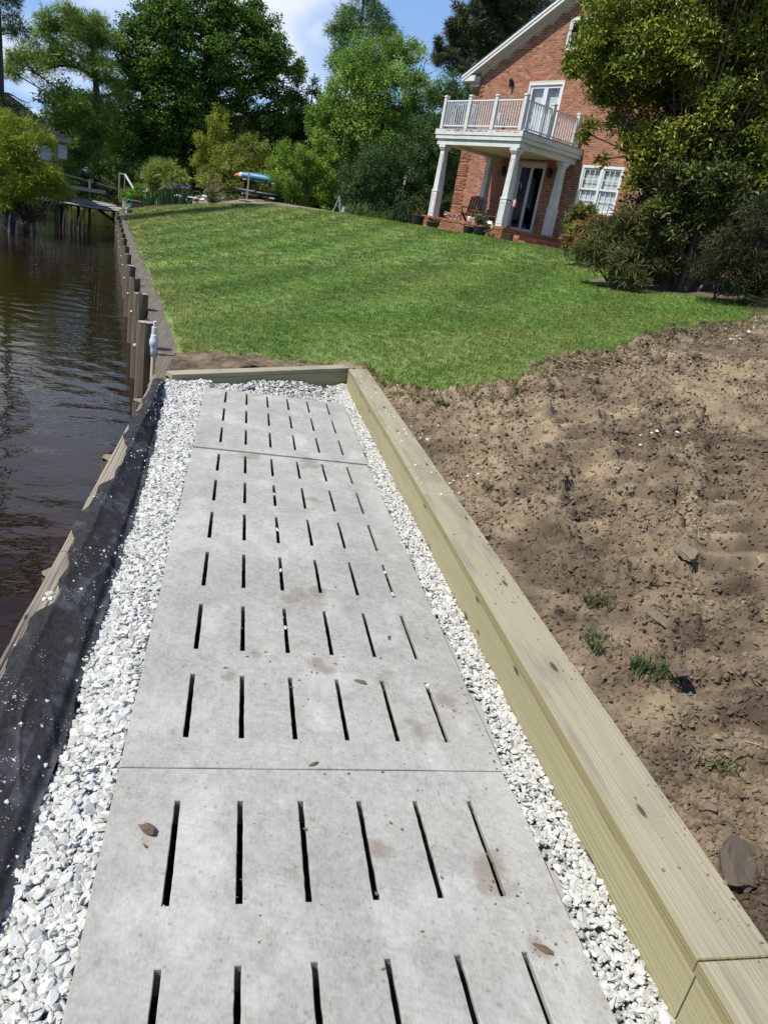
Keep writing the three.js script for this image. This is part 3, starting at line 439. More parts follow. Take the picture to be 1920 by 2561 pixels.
{
  function piling(x, z, topY, r0, label, grp, flat) {
    const t = thing('piling', label, 'piling', [x, -1.6, z], 0, grp); const H = topY + 1.6;
    let g = new THREE.CylinderGeometry(r0 * 0.97, r0 * 1.03, H, 14, 16, true); g.translate(0, H / 2, 0); const P = g.attributes.position; for (let i = 0; i < P.count; i++) { const y = P.getY(i), a = Math.atan2(P.getZ(i), P.getX(i)), f = 1 + 0.12 * n2(a * 2.1 + x * 7, y * 1.2 + z, 3) + 0.09 * n2(a * 7 + 3, y * 2.5, 4); P.setX(i, P.getX(i) * f); P.setZ(i, P.getZ(i) * f); if (y > H - 0.001) P.setY(i, y + 0.012 * n2(a * 2, z, 4) * 3); } g.computeVertexNormals();
    const U = g.attributes.uv; for (let i = 0; i < U.count; i++) U.setXY(i, U.getX(i) * 3, U.getY(i) * H * 0.5);
    part('post', g, pileWood, t);
    const topG = new THREE.CircleGeometry(r0 * 0.985, 14); topG.rotateX(-Math.PI / 2); topG.translate(0, H - 0.004, 0); part('top', rough(topG, 0.006, 20), flat ? mat([0.17, 0.15, 0.1], 0.95) : M.greyWood, t);
    if (flat) return t;
    part('bolt', join([rod([-r0 - 0.035, H - 0.28, 0.0], [0.25, H - 0.26, 0], 0.011), rod([-r0 - 0.03, H - 0.28, 0], [-r0 - 0.005, H - 0.28, 0], 0.026, 8)]), mat([0.42, 0.37, 0.3], 0.7), t);
    return t;
  }
  for (let i = 0; i < 15; i++) {
    const z = -8.45 - 2.65 * i + (i ? 0.2 * n2(i * 3.3, 1, 2) : 0), h = [0.33, 0.27, 0.17, 0.1, 0.08, 0.06, 0.05, 0.05, 0.04, 0.04, 0.02, 0.04, 0.0, 0.02, 0.0][i];
    piling(xb(z) - 0.325, z, h, 0.097 + 0.01 * n2(i * 2.7, 5, 3), i === 0 ? 'tall mossy round piling standing right beside the white plastic pipe' : `${ORD[i]} round piling along the bulkhead, counting away from the white pipe`, 'pilings along the bulkhead');
  }
  const where = ['low cut off piling top hidden beside the cap, nearest of the sunken three', 'mossy cut off piling top beside the splintered cap, middle of the sunken three', 'cut off piling top beside the cap just in front of the skewed end board'];
  [[-0.77, -3.45, -0.13], [-0.785, -5.15, -0.1], [-0.81, -6.85, -0.12]].forEach(([x, z, y], i) => piling(x, z, y, 0.072, where[i], 'cut off pilings', true));
  // stakes and stumps standing in the water
  const st = [[-4.32, -23.7, -0.36, 0.022, 'thin lone stake standing upright in open water'], [-3.05, -16.95, -0.44, 0.024, 'shorter stake of the pair standing close together in the water'], [-2.95, -16.84, -0.35, 0.026, 'taller stake of the pair standing close together in the water'], [-6.57, -26.5, -0.52, 0.035, 'dark stake in the water nearest the shaded far bank'], [-6.17, -26.6, -0.69, 0.035, 'shorter stub beside another stub in the shaded water'], [-6.08, -26.75, -0.72, 0.035, 'lowest stub beside another stub in the shaded water'],
    [-8.85, -31.8, -0.22, 0.07, 'tall pale snag at the foot of the bank bush'], [-8.72, -32.3, -0.46, 0.08, 'short thick snag at the foot of the bank bush'], [-9.0, -32.1, -0.5, 0.05, 'thin low snag at the foot of the bank bush'], [-8.63, -39.8, -0.35, 0.1, 'rotten stump furthest along under the footbridge'], [-8.14, -38.9, -0.36, 0.09, 'rotten stump second under the footbridge'], [-7.48, -37.5, -0.2, 0.1, 'tallest jagged rotten stump in front of the footbridge'], [-7.36, -37.8, -0.45, 0.08, 'low rotten stump beside the tallest jagged one'], [-7.75, -37.8, -0.53, 0.07, 'smallest rotten stump in front of the footbridge'], [-7.8, -34.9, -0.58, 0.06, 'stump out on its own between bank and footbridge']];
  for (const [x, z, y, r0, label] of st) { const g = taper([[0, -0.9, 0], [0.01, 0, 0.01], [0.02, (y + 0.95) * 0.6, 0], [0.03 + r0 * 0.4, y + 0.95, 0.01]], r0, r0 * 0.45, 7, 0.35, z); const m = part(r0 < 0.03 ? 'stake' : 'stump', g, r0 > 0.05 && z > -33 ? M.greyWood : M.darkWood, scene); m.position.set(x, LAKE, z); top(m, r0 < 0.03 ? 'stake' : 'stump'); tag(m, label, r0 < 0.03 ? 'stake' : 'stump'); }
}
// white plastic pipe standing in the cap
{
  const t = thing('plastic_pipe', 'upright white plastic pipe with check valve at the bulkhead cap', 'pipe', [-0.855, 0, -8.15]);
  const lathe = (p, m, n) => part(n, new THREE.LatheGeometry(p.map(q => new THREE.Vector2(...q)), 20), m, t);
  lathe([[0.024, -0.3], [0.024, 0.08]], mat([0.5, 0.46, 0.3], 0.5), 'lower_pipe');
  lathe([[0.0, 0.035], [0.033, 0.035], [0.034, 0.1], [0.036, 0.12], [0.047, 0.15], [0.05, 0.175], [0.047, 0.2], [0.038, 0.225], [0.036, 0.25], [0.034, 0.26], [0, 0.26]], M.pvc, 'valve_body');
  lathe([[0, 0.255], [0.029, 0.255], [0.030, 0.262], [0.03, 0.335], [0.027, 0.34], [0, 0.34]], M.pvc, 'coupling');
  lathe([[0.0, 0.335], [0.018, 0.335], [0.018, 0.395], [0.014, 0.4], [0, 0.4]], M.pvc, 'upper_pipe');
}

// ---------- the brick house ----------
const HOUSE = [6.953, 0, -29.501], HTURN = -62.77 * rad;
const house = thing('brick_house', 'red brick house with white gable trim, balcony and columned porch beyond the lawn', 'house', HOUSE, HTURN);
const brickMats = [[0.235, 0.085, 0.044], [0.27, 0.105, 0.055], [0.2, 0.072, 0.038], [0.29, 0.122, 0.066]].map(c => mat(c, 0.9, { bumpMap: fineBump, bumpScale: 0.002 }));
const brickMix = mat([1, 1, 1], 0.9, { vertexColors: true, bumpMap: fineBump, bumpScale: 0.002 });
const COURSE = 0.0785;
function layBricks(x0, x1, y0, y1, seed, { holes = [], below = () => 99, proud = () => 0.006 } = {}) { // [x, y, w, h, depth]
  const out = [], r = rng(seed); let row = 0;
  for (let y = y0; y + 0.062 <= y1 + 0.02; y += COURSE, row++) for (let x = x0 - (row % 2) * 0.105; x < x1; x += 0.21) {
    let spans = [[Math.max(x, x0), Math.min(x + 0.195, x1)]];
    for (const h of holes) if (y + 0.066 > h[2] && y < h[3]) { const nx = []; for (const s of spans) { if (s[1] <= h[0] || s[0] >= h[1]) nx.push(s); else { if (s[0] < h[0] - 0.03) nx.push([s[0], h[0]]); if (s[1] > h[1] + 0.03) nx.push([h[1], s[1]]); } } spans = nx; }
    for (const s of spans) if (s[1] - s[0] > 0.03 && y + 0.066 < below(s[0]) && y + 0.066 < below(s[1])) { const p = proud((s[0] + s[1]) / 2, row); out.push([(s[0] + s[1]) / 2, y + 0.033, s[1] - s[0], 0.062, p + (r() - 0.5) * 0.003, r()]); }
  }
  return out;
}
function brickSolid(list, m4) {
  return join(list.map(b => { const d = b[4] + 0.03, g = new THREE.BoxGeometry(b[2], b[3], d); g.translate(b[0], b[1], b[4] - d / 2); const t = b[5], k = 0.82 + 0.36 * hash(Math.round(b[0] * 97), Math.round(b[1] * 89), 3), c = t < 0.12 ? [0.17, 0.06, 0.033] : t > 0.85 ? [0.31, 0.134, 0.074] : [0.248, 0.092, 0.047]; return paint(norm(g), c.map(q => q * k)); })).applyMatrix4(m4 || new THREE.Matrix4());
}
const at4 = (x, y, z, ry = 0) => new THREE.Matrix4().makeRotationY(ry).setPosition(x, y, z);
const roofY = x => 10.62 - 0.51 * Math.abs(x - 2.6);
const WALLZ = -3.0;
const openings = [[0.68, 2.42, 5.36, 7.58], [1.02, 2.46, 2.34, 4.84], [4.18, 5.98, 3.33, 4.88], [2.05, 3.15, 8.58, 9.56]];
{
  const wall = group('gable_wall', house);
  const sh = new THREE.Shape(); sh.moveTo(-2.4, 1.2); sh.lineTo(7.6, 1.2); sh.lineTo(7.6, roofY(7.6) - 0.24); sh.lineTo(2.6, roofY(2.6) - 0.24); sh.lineTo(-2.4, roofY(-2.4) - 0.24); sh.lineTo(-2.4, 1.2);
  for (const o of openings) { const h = new THREE.Path(); h.moveTo(o[0], o[2]); h.lineTo(o[0], o[3]); h.lineTo(o[1], o[3]); h.lineTo(o[1], o[2]); h.lineTo(o[0], o[2]); sh.holes.push(h); }
  const g = new THREE.ExtrudeGeometry(sh, { depth: 0.2, bevelEnabled: false }); g.translate(0, 0, WALLZ - 0.2); part('mortar', g, M.mortar, wall);
  const list = layBricks(-2.4, 7.6, 1.68, 10.5, 4, { holes: openings, below: x => roofY(x) - 0.33, proud: (x, row) => x < -1.86 ? (row % 7 === 3 ? 0.004 : 0.035) : 0.007 });
  // the ones by the balcony door and above the lower window show best
  const best = [], rest = [];
  for (const b of list) (best.length < 296 && b[0] > 2.44 && b[0] < 4.9 && b[1] > 5.5 && b[1] < 7.6 ? best : rest).push(b);
  const geos = {};
  best.forEach((b, i) => { const k = b[2].toFixed(2); if (!geos[k]) { geos[k] = new THREE.BoxGeometry(b[2], 0.062, 0.037); } part('brick', geos[k], brickMats[Math.floor(b[5] * 3.99)], wall, [b[0], b[1], WALLZ + b[4] - 0.0185]); });
  const o = part('brickwork', brickSolid(rest, at4(0, 0, WALLZ)), brickMix, wall); o.userData.kind = 'stuff';
  // sills and flat arches
  const roll = []; for (const [a, b, y] of [[4.1, 6.06, 3.29], [1.98, 3.22, 8.53]]) for (let x = a; x < b; x += 0.075) roll.push([x + 0.033, y, 0.066, 0.09, 0.035, (x * 7.3) % 1]);
  part('brick_sill', brickSolid(roll, at4(0, 0, WALLZ)), brickMix, wall).userData.kind = 'stuff';
  // other walls
  const shell = join([box(0.2, 7, 9, -2.3, 4.4, -7.7), box(0.2, 7, 9, 7.5, 4.4, -7.7), box(10, 7, 0.2, 2.6, 4.4, -12.1), box(9.6, 0.15, 8.8, 2.6, 5.2, -7.6), box(9.6, 0.15, 8.8, 2.6, 2.2, -7.6), box(9.6, 0.1, 8.8, 2.6, 7.9, -7.6), box(0.1, 7, 8.8, 3.4, 4.4, -7.8)]);
  part('inner_walls', shell, mat([0.2, 0.18, 0.16], 0.9), house);
  // lower wing to the right
  const wing = group('side_wall', house);
  part('mortar', join([box(6.4, 6, 0.2, 10.85, 4.2, -3.75), box(0.2, 6, 6, 14, 4.2, -6.8)]), M.mortar, wing);
  part('brickwork', brickSolid(layBricks(7.62, 14, 1.7, 7.1, 9), at4(0, 0, -3.65)), brickMix, wing).userData.kind = 'stuff';
  part('downspout', join([rbox(0.09, 5.8, 0.08, 7.55, 4.9, -2.93, 0.02), box(0.13, 0.03, 0.1, 7.55, 4.2, -2.94)]), M.white, wing);
  part('roof', join([bar([7.5, 7.25, -3.3], [7.5, 7.26, -9], 0.1, 0.1), (() => { const g = box(6.9, 0.12, 4.2, 0, 0, 0); g.rotateX(0.45); g.translate(11, 7.9, -5.1); return g; })()]), M.roof, wing);
}
{ // roof with boxed eaves
  const roof = group('roof', house);
  const L = Math.hypot(5.4, 5.4 * 0.51), ang = Math.atan(0.51);
  for (const s of [-1, 1]) { const g = box(L, 0.05, 9.6); g.rotateZ(-s * ang); g.translate(2.6 + s * 2.7, 10.62 - 2.7 * 0.51 + 0.0, -2.585 - 4.8); part('roof_slope', g, M.roof, roof); }
  const strip = (c0, c1, z0, z1, m, name, x0 = -2.8, x1 = 8.0) => { for (const s of [-1, 1]) { const sh = new THREE.Shape(), xe = s < 0 ? x0 : x1, y = (x, c) => c - 0.51 * Math.abs(x - 2.6); sh.moveTo(2.6, c0); sh.lineTo(xe, y(xe, c0)); sh.lineTo(xe, y(xe, c1)); sh.lineTo(2.6, c1); sh.lineTo(2.6, c0); const g = new THREE.ExtrudeGeometry(sh, { depth: z1 - z0, bevelEnabled: false }); g.translate(0, 0, z0); part(name, g, m, roof); } };
  strip(10.38, 10.575, -2.645, -2.615, M.white, 'rake_board');
  strip(10.50, 10.60, -2.614, -2.59, M.white, 'rake_trim');
  strip(10.29, 10.41, -2.992, -2.955, M.white, 'frieze_board', -2.05, 7.3);
  // soffit laid in short boards
  const bds = []; for (let i = 0; i < 52; i++) { const x = -2.75 + i * 0.205; const y = 10.405 - 0.51 * Math.abs(x + 0.1 - 2.6), g = box(0.2 * 1.118, 0.02, 0.335); g.rotateZ(x < 2.6 ? ang : -ang); g.translate(x + 0.1, y + (i % 2) * 0.004, -2.812); bds.push(g); }
  bds.forEach(g => part('soffit_board', g, M.soffit, roof));
  for (const s of [-1, 1]) { const x = s < 0 ? -2.42 : 7.62, e = (n, w, h, d, px, py, pz) => part(n, rbox(w, h, d, px, py, pz, 0.008), M.white, roof); e('eave_box', 0.74, 0.2, 0.36, x, 7.745, -2.82); e('eave_trim', 0.52, 0.13, 0.06, x + 0.1 * -s, 7.57, -2.965); e('gutter', 0.12, 0.12, 9.3, 2.6 + s * 5.44, 7.8, -7.4); }
}
const darkPane = new THREE.MeshPhysicalMaterial({ color: rgb(0.5, 0.52, 0.54), roughness: 0.03, transmission: 1, thickness: 0, ior: 1.3, specularIntensity: 0.6 });
function sash(parent, x0, x1, y0, y1, z, cols, rows, bw = 0.055, paneMat = M.pane) { // one glazed frame
  const w = x1 - x0, h = y1 - y0;
  part('sash', join([rbox(w, bw, 0.045, (x0 + x1) / 2, y1 - bw / 2, z), rbox(w, bw * 1.2, 0.045, (x0 + x1) / 2, y0 + bw * 0.6, z), rbox(bw, h - bw * 2.2, 0.044, x0 + bw / 2, (y0 + y1) / 2 + bw * 0.1, z), rbox(bw, h - bw * 2.2, 0.044, x1 - bw / 2, (y0 + y1) / 2 + bw * 0.1, z)]), M.white, parent);
  part('pane', box(w - bw * 1.6, h - bw * 2, 0.006, (x0 + x1) / 2, (y0 + y1) / 2, z - 0.004), paneMat, parent);
  for (let i = 1; i < cols; i++) part('muntin', box(0.022, h - bw * 2.2, 0.02, lerp(x0 + bw, x1 - bw, i / cols), (y0 + y1) / 2 + bw * 0.1, z + 0.012), M.white, parent);
  for (let i = 1; i < rows; i++) part('muntin', box(w - bw * 2, 0.022, 0.018, (x0 + x1) / 2, lerp(y0 + bw, y1 - bw, i / rows), z + 0.012), M.white, parent);
}
function casing(parent, x0, x1, y0, y1, t, z, d = 0.1) {
  part('frame', join([rbox(x1 - x0, t, d, (x0 + x1) / 2, y1 - t / 2, z), rbox(x1 - x0 - 2 * t, t * 0.7, d, (x0 + x1) / 2, y0 + t * 0.35, z), rbox(t, y1 - y0 - t, d, x0 + t / 2, (y0 + y1 - t) / 2, z), rbox(t, y1 - y0 - t, d, x1 - t / 2, (y0 + y1 - t) / 2, z)]), M.white, parent);
}
{ // double window with blinds beside the porch
  const w = group('window', house), [x0, x1, y0, y1] = openings[2], z = WALLZ - 0.03;
  casing(w, x0, x1, y0, y1, 0.085, z, 0.12); part('mullion', rbox(0.1, y1 - y0 - 0.15, 0.1, (x0 + x1) / 2, (y0 + y1) / 2, z), M.white, w);
  for (const s of [0, 1]) { const a = s ? (x0 + x1) / 2 + 0.052 : x0 + 0.087, b = s ? x1 - 0.087 : (x0 + x1) / 2 - 0.052, m = (y0 + y1) / 2; sash(w, a, b, m - 0.02, y1 - 0.088, z + 0.005, 3, 2, 0.05); sash(w, a, b, y0 + 0.065, m + 0.02, z - 0.045, 3, 2, 0.05); }
  const sl = []; for (let i = 0; i < 34; i++) { const g = box(x1 - x0 - 0.2, 0.05, 0.003); g.rotateX(0.25); g.translate((x0 + x1) / 2, y0 + 0.08 + i * 0.0425, z - 0.085); sl.push(g); }
  sl.forEach(g => part('blind_slat', g, M.blind, w)); part('blind', box(x1 - x0 - 0.2, y1 - y0 - 0.1, 0.004, (x0 + x1) / 2, (y0 + y1) / 2, z - 0.115), M.blind, w);
}
{ // attic window
  const w = group('window', house), [x0, x1, y0, y1] = openings[3], z = WALLZ - 0.05;
  casing(w, x0, x1, y0, y1, 0.07, z, 0.1); const m = (y0 + y1) / 2; sash(w, x0 + 0.072, x1 - 0.072, m - 0.02, y1 - 0.072, z + 0.005, 1, 1); sash(w, x0 + 0.072, x1 - 0.072, y0 + 0.052, m + 0.02, z - 0.042, 1, 1);
  part('curtain', box(x1 - x0, y1 - y0, 0.02, (x0 + x1) / 2, m, z - 0.3), mat([0.1, 0.11, 0.14], 0.9), w);
}
{ // balcony doors
  const d = group('balcony_door', house), [x0, x1, y0, y1] = openings[0], z = WALLZ - 0.07; casing(d, x0, x1, y0, y1, 0.09, z, 0.14);
  const m = (x0 + x1) / 2; sash(d, x0 + 0.092, m - 0.002, y0 + 0.07, y1 - 0.092, z, 1, 1, 0.1); sash(d, m + 0.002, x1 - 0.092, y0 + 0.07, y1 - 0.092, z, 1, 1, 0.1);
  part('shade', box(x1 - x0, y1 - y0, 0.01, m, (y0 + y1) / 2, z - 0.16), mat([0.5, 0.53, 0.55], 0.8), d);
  part('handle', join([rod([m + 0.05, 6.35, z + 0.03], [m + 0.05, 6.35, z + 0.08], 0.01), rod([m + 0.05, 6.35, z + 0.08], [m + 0.16, 6.35, z + 0.08], 0.01)]), M.metal, d);
}
{ // porch doors, dark glass
  const d = group('porch_door', house), [x0, x1, y0, y1] = openings[1], z = WALLZ - 0.05; casing(d, x0, x1, y0, y1, 0.09, z, 0.14);
  const m = (x0 + x1) / 2; sash(d, x0 + 0.092, m - 0.002, y0 + 0.07, y1 - 0.092, z, 1, 1, 0.07, darkPane); sash(d, m + 0.002, x1 - 0.092, y0 + 0.07, y1 - 0.092, z, 1, 1, 0.07, darkPane);
  part('handle', rod([m - 0.04, 3.25, z + 0.05], [m - 0.04, 3.5, z + 0.05], 0.012), M.metal, d);
}
// porch with columns, balcony above
const porch = group('porch', house);
{
  const X0 = -0.45, X1 = 3.98, Z1 = 0.2, W = M.white;
  part('floor', join([box(X1 - X0 + 0.1, 0.04, 3.2, (X0 + X1) / 2, 2.315, -1.4)]), mat([0.26, 0.125, 0.085], 0.9, { bumpMap: fineBump, bumpScale: 0.004 }), porch);
  part('mortar', join([box(X1 - X0, 0.8, 3.15, (X0 + X1) / 2, 1.893, -1.4)]), M.mortar, porch);
  const br = [brickSolid(layBricks(X0 - 0.02, X1 + 0.02, 1.62, 2.24, 21), at4(0, 0, Z1 - 0.02)), brickSolid(layBricks(-0.2, 3.0, 1.62, 2.24, 23), at4(X1, 0, 0, Math.PI / 2)), brickSolid(layBricks(-3.0, 0.2, 1.62, 2.24, 23), at4(X0, 0, 0, -Math.PI / 2))];
  const rl = []; for (let x = X0 - 0.03; x < X1; x += 0.077) rl.push([x + 0.035, 2.3, 0.067, 0.1, 0.03, (x * 5.7 + 3) % 1]); br.push(brickSolid(rl, at4(0, 0, Z1 - 0.02)));
  const r2 = []; for (let x = -0.2; x < 3; x += 0.077) r2.push([x + 0.035, 2.3, 0.067, 0.1, 0.03, (x * 5.7 + 3) % 1]); br.push(brickSolid(r2, at4(X1, 0, 0, Math.PI / 2)));
  part('brickwork', join(br), brickMix, porch).userData.kind = 'stuff';
  for (const [x, y] of [[4.17, 2.17], [4.5, 2.02]]) { const q = [brickSolid(layBricks(0.35, 2.7, y - 0.36, y - 0.04, 31 + x), at4(x + 0.165, 0, 0, Math.PI / 2)), brickSolid(layBricks(x - 0.16, x + 0.16, y - 0.36, y - 0.04, 37), at4(0, 0, -0.34)), paint(norm(box(0.33, 0.4, 2.35, x, y - 0.2, -1.525)), [0.25, 0.11, 0.07])]; part('step', join(q), brickMix, porch); }
  for (const [x, z, bz] of [[0, 0, 0], [3.7, 0, 0], [0, -2.45, 0], [3.7, -2.45, 0]]) {
    const gl = [rbox(0.3, 0.9, 0.3, 0, 2.335 + 0.45, 0, 0.012), rbox(0.33, 0.05, 0.33, 0, 3.25, 0, 0.012), rbox(0.28, 0.03, 0.28, 0, 3.29, 0)];
    const sh = new THREE.CylinderGeometry(0.142, 0.178, 1.36, 4, 1); sh.rotateY(Math.PI / 4); sh.translate(0, 3.305 + 0.68, 0); const flat = norm(sh); flat.computeVertexNormals(); gl.push(flat);
    gl.push(rbox(0.24, 0.04, 0.24, 0, 4.68, 0), rbox(0.29, 0.05, 0.29, 0, 4.725, 0), rbox(0.34, 0.09, 0.34, 0, 4.795, 0));
    // raised panel rims on the lower box and shaft
    for (const a of [0, 1, 2, 3]) { const fr = join([box(0.2, 0.018, 0.012, 0, 3.12, 0.154), box(0.2, 0.018, 0.012, 0, 2.45, 0.154), box(0.018, 0.65, 0.012, -0.091, 2.785, 0.154), box(0.018, 0.65, 0.012, 0.091, 2.785, 0.154)]); fr.rotateY(a * Math.PI / 2); gl.push(fr); const f2 = join([box(0.11, 0.014, 0.012, 0, 4.52, 0.106), box(0.013, 1.1, 0.012, -0.058, 3.96, 0.115), box(0.013, 1.1, 0.012, 0.058, 3.96, 0.115)]); f2.rotateY(a * Math.PI / 2); gl.push(f2); }
    const g = join(gl); g.translate(x, 0, z); part('column', g, M.whiteOld, porch);
  }
  const B = (n, w, h, d, x, y, z, m = M.whiteOld) => part(n, rbox(w, h, d, x, y, z, 0.008), m, porch);
  B('beam', X1 - X0 - 0.15, 0.19, 0.24, (X0 + X1) / 2, 4.945, 0.0); B('beam', 0.24, 0.19, 2.88, X1 - 0.28, 4.945, -1.555); B('beam', 0.24, 0.19, 2.88, X0 + 0.45, 4.945, -1.555);
  B('fascia', X1 - X0 - 0.02, 0.13, 0.3, (X0 + X1) / 2, 5.108, 0.03); B('fascia', X1 - X0 + 0.06, 0.17, 0.05, (X0 + X1) / 2, 5.262, Z1 - 0.02); B('fascia', 0.05, 0.17, 3.12, X1 + 0.005, 5.262, -1.425); B('fascia', 0.05, 0.17, 3.12, X0 - 0.005, 5.262, -1.425); B('fascia', 0.26, 0.13, 2.86, X1 - 0.14, 5.108, -1.56); B('fascia', 0.26, 0.13, 2.86, X0 + 0.14, 5.108, -1.56);
  part('porch_ceiling', box(X1 - X0 - 0.5, 0.03, 2.85, (X0 + X1) / 2, 4.99, -1.56), mat([0.55, 0.53, 0.45], 0.7), porch);
  const dk = []; for (let i = 0; i < 22; i++) dk.push(rbox(X1 - X0 + 0.1, 0.028, 0.142, (X0 + X1) / 2, 5.363, Z1 - 0.05 - i * 0.147 - 0.02)); dk.forEach(g => part('deck_board', g, M.greyWood, porch));
  // peeling paint along the deck edge
  const pr = rng(61), pl = []; for (let i = 0; i < 26; i++) { const w = 0.06 + 0.22 * pr(), g = box(w, 0.02 + 0.04 * pr(), 0.003, 0.2 + 3.6 * pr(), 5.3 + 0.025 * pr(), Z1 + 0.006); pl.push(g); } part('peeled_paint', join(pl), mat([0.34, 0.32, 0.3], 0.9), porch);
}
{
  const bal = group('balcony', house), W = M.white, post = (x, z) => part('rail_post', join([rbox(0.14, 1.04, 0.14, x, 5.38 + 0.52, z, 0.012), rbox(0.18, 0.035, 0.18, x, 6.435, z, 0.012), rbox(0.15, 0.03, 0.15, x, 6.465, z, 0.012)]), M.whiteOld, bal);
  const fx = [-0.3, 1.04, 2.37, 3.72]; fx.forEach(x => post(x, 0.06)); for (const z of [-1.32, -2.72]) { post(3.72, z); post(-0.3, z); }
  const run = (a, b) => { const L = Math.hypot(b[0] - a[0], b[1] - a[1]), ux = (b[0] - a[0]) / L, uz = (b[1] - a[1]) / L, s = [a[0] + ux * 0.07, a[1] + uz * 0.07], e = [b[0] - ux * 0.07, b[1] - uz * 0.07];
    part('rail', bar([s[0], 6.3, s[1]], [e[0], 6.3, e[1]], 0.055, 0.045), W, bal); part('rail', bar([s[0], 5.49, s[1]], [e[0], 5.49, e[1]], 0.05, 0.04), W, bal);
    const n = 10, gb = new THREE.BoxGeometry(0.026, 0.77, 0.026); for (let i = 0; i < n; i++) { const t = (i + 0.6) / (n + 0.2); part('baluster', gb, W, bal, [lerp(s[0], e[0], t), 5.895, lerp(s[1], e[1], t)], [0, Math.atan2(ux, uz), 0]); } };
  for (let i = 0; i < 3; i++) run([fx[i], 0.06], [fx[i + 1], 0.06]); for (const x of [3.72, -0.3]) { run([x, 0.06], [x, -1.32]); run([x, -1.32], [x, -2.72]); }
}
const toW = (x, y, z) => { const v = V(x, y, z).applyAxisAngle(V(0, 1, 0), HTURN); return [v.x + HOUSE[0], v.y, v.z + HOUSE[2]]; };
const onWall = (name, label, cat, l, grp) => thing(name, label, cat, toW(...l), HTURN, grp);
{ // lamps, feeder and the rest that hangs on the house
  const lamp = (l, label, s = 1) => { const t = onWall('wall_lamp', label, 'wall lamp', l, 'black wall lamps on the house'); part('bracket', join([rbox(0.09 * s, 0.2 * s, 0.03, 0, 0, 0.02), rod([0, 0.06 * s, 0.03], [0, 0.14 * s, 0.13 * s], 0.012)]), M.black, t); const sh = new THREE.CylinderGeometry(0.075 * s, 0.05 * s, 0.2 * s, 6); sh.translate(0, 0.0, 0.13 * s); part('lantern', join([sh, (() => { const g = new THREE.ConeGeometry(0.1 * s, 0.09 * s, 6); g.translate(0, 0.145 * s, 0.13 * s); return g; })(), (() => { const g = new THREE.SphereGeometry(0.03 * s, 8, 6); g.translate(0, -0.12 * s, 0.13 * s); return g; })()]), M.black, t); return t; };
  lamp([-0.2, 7.56, WALLZ + 0.01], 'black lantern lamp on the sunlit brick above the balcony'); lamp([0.42, 4.45, WALLZ + 0.01], 'black lantern lamp under the porch roof, between the left rear column and the dark doors', 1.2); lamp([2.78, 4.5, WALLZ + 0.01], 'black lantern lamp under the porch roof, on the window side of the dark doors', 1.2);
  let t = onWall('bird_feeder', 'pink and clear hummingbird feeder hanging on a hook under the porch', 'bird feeder', [3.2, 3.1, -0.95]); part('hook', tube([[0, 0.4, 0], [0, 0.72, 0], [0.06, 0.8, 0], [0.14, 0.74, 0], [0.15, 0.62, 0]], 0.008), M.metal, t); part('bottle', new THREE.LatheGeometry([[0, 0.0], [0.06, 0.0], [0.055, 0.2], [0.03, 0.26], [0, 0.27]].map(p => new THREE.Vector2(...p)), 12), mat([0.6, 0.5, 0.5], 0.2), t); part('dish', new THREE.CylinderGeometry(0.09, 0.07, 0.04, 12), mat([0.6, 0.12, 0.16], 0.4), t); part('lid', new THREE.CylinderGeometry(0.05, 0.06, 0.05, 10), mat([0.6, 0.15, 0.2], 0.4), t, [0, 0.29, 0]);
  t = onWall('motion_sensor', 'small black sensor box fixed to the front porch column', 'sensor', [3.93, 3.2, 0.06]); part('housing', rbox(0.09, 0.09, 0.07, 0, 0, 0, 0.015), M.black, t); part('lens', (() => { const g = new THREE.SphereGeometry(0.035, 10, 8); g.translate(0.01, -0.05, 0.03); return g; })(), mat([0.3, 0.3, 0.3], 0.3), t);
  const chair = (l, turn, label) => { const c = thing('porch_chair', label, 'chair', toW(...l), HTURN + turn, 'wooden chairs on the porch'), m = M.brownWood; part('seat', join([0, 1, 2, 3].map(i => { const g = rbox(0.56, 0.022, 0.1, 0, 0.36 - i * 0.03, 0.22 - i * 0.115); return g; })), m, c); part('backrest', join([-2, -1, 0, 1, 2].map(i => { const g = rbox(0.1, 0.85 - Math.abs(i) * 0.06, 0.02, i * 0.11, 0.42, 0); g.rotateX(-0.38); g.translate(0, 0.26, -0.16); return g; })), m, c); for (const s of [-1, 1]) { part('armrest', rbox(0.12, 0.024, 0.66, s * 0.33, 0.56, 0.02), m, c); part('leg', join([rbox(0.03, 0.55, 0.1, s * 0.3, 0.275, 0.27), bar([s * 0.28, 0.34, 0.28], [s * 0.28, 0.03, -0.52], 0.025, 0.1)]), m, c); } };
  chair([0.75, 2.336, -1.25], 0.5, 'brown slatted wooden chair on the porch, facing out beside the hose'); chair([1.95, 2.336, -1.5], -0.1, 'brown slatted wooden chair on the porch, partly behind the front column');
  t = thing('patio_table', 'low brown wooden table between the porch chairs', 'table', toW(1.35, 2.336, -1.1), HTURN); part('tabletop', join([0, 1, 2, 3].map(i => rbox(0.5, 0.025, 0.115, 0, 0.45, -0.18 + i * 0.12))), M.brownWood, t); for (const [a, b] of [[-1, -1], [1, -1], [-1, 1], [1, 1]]) part('leg', rbox(0.05, 0.44, 0.05, a * 0.2, 0.22, b * 0.17), M.brownWood, t);
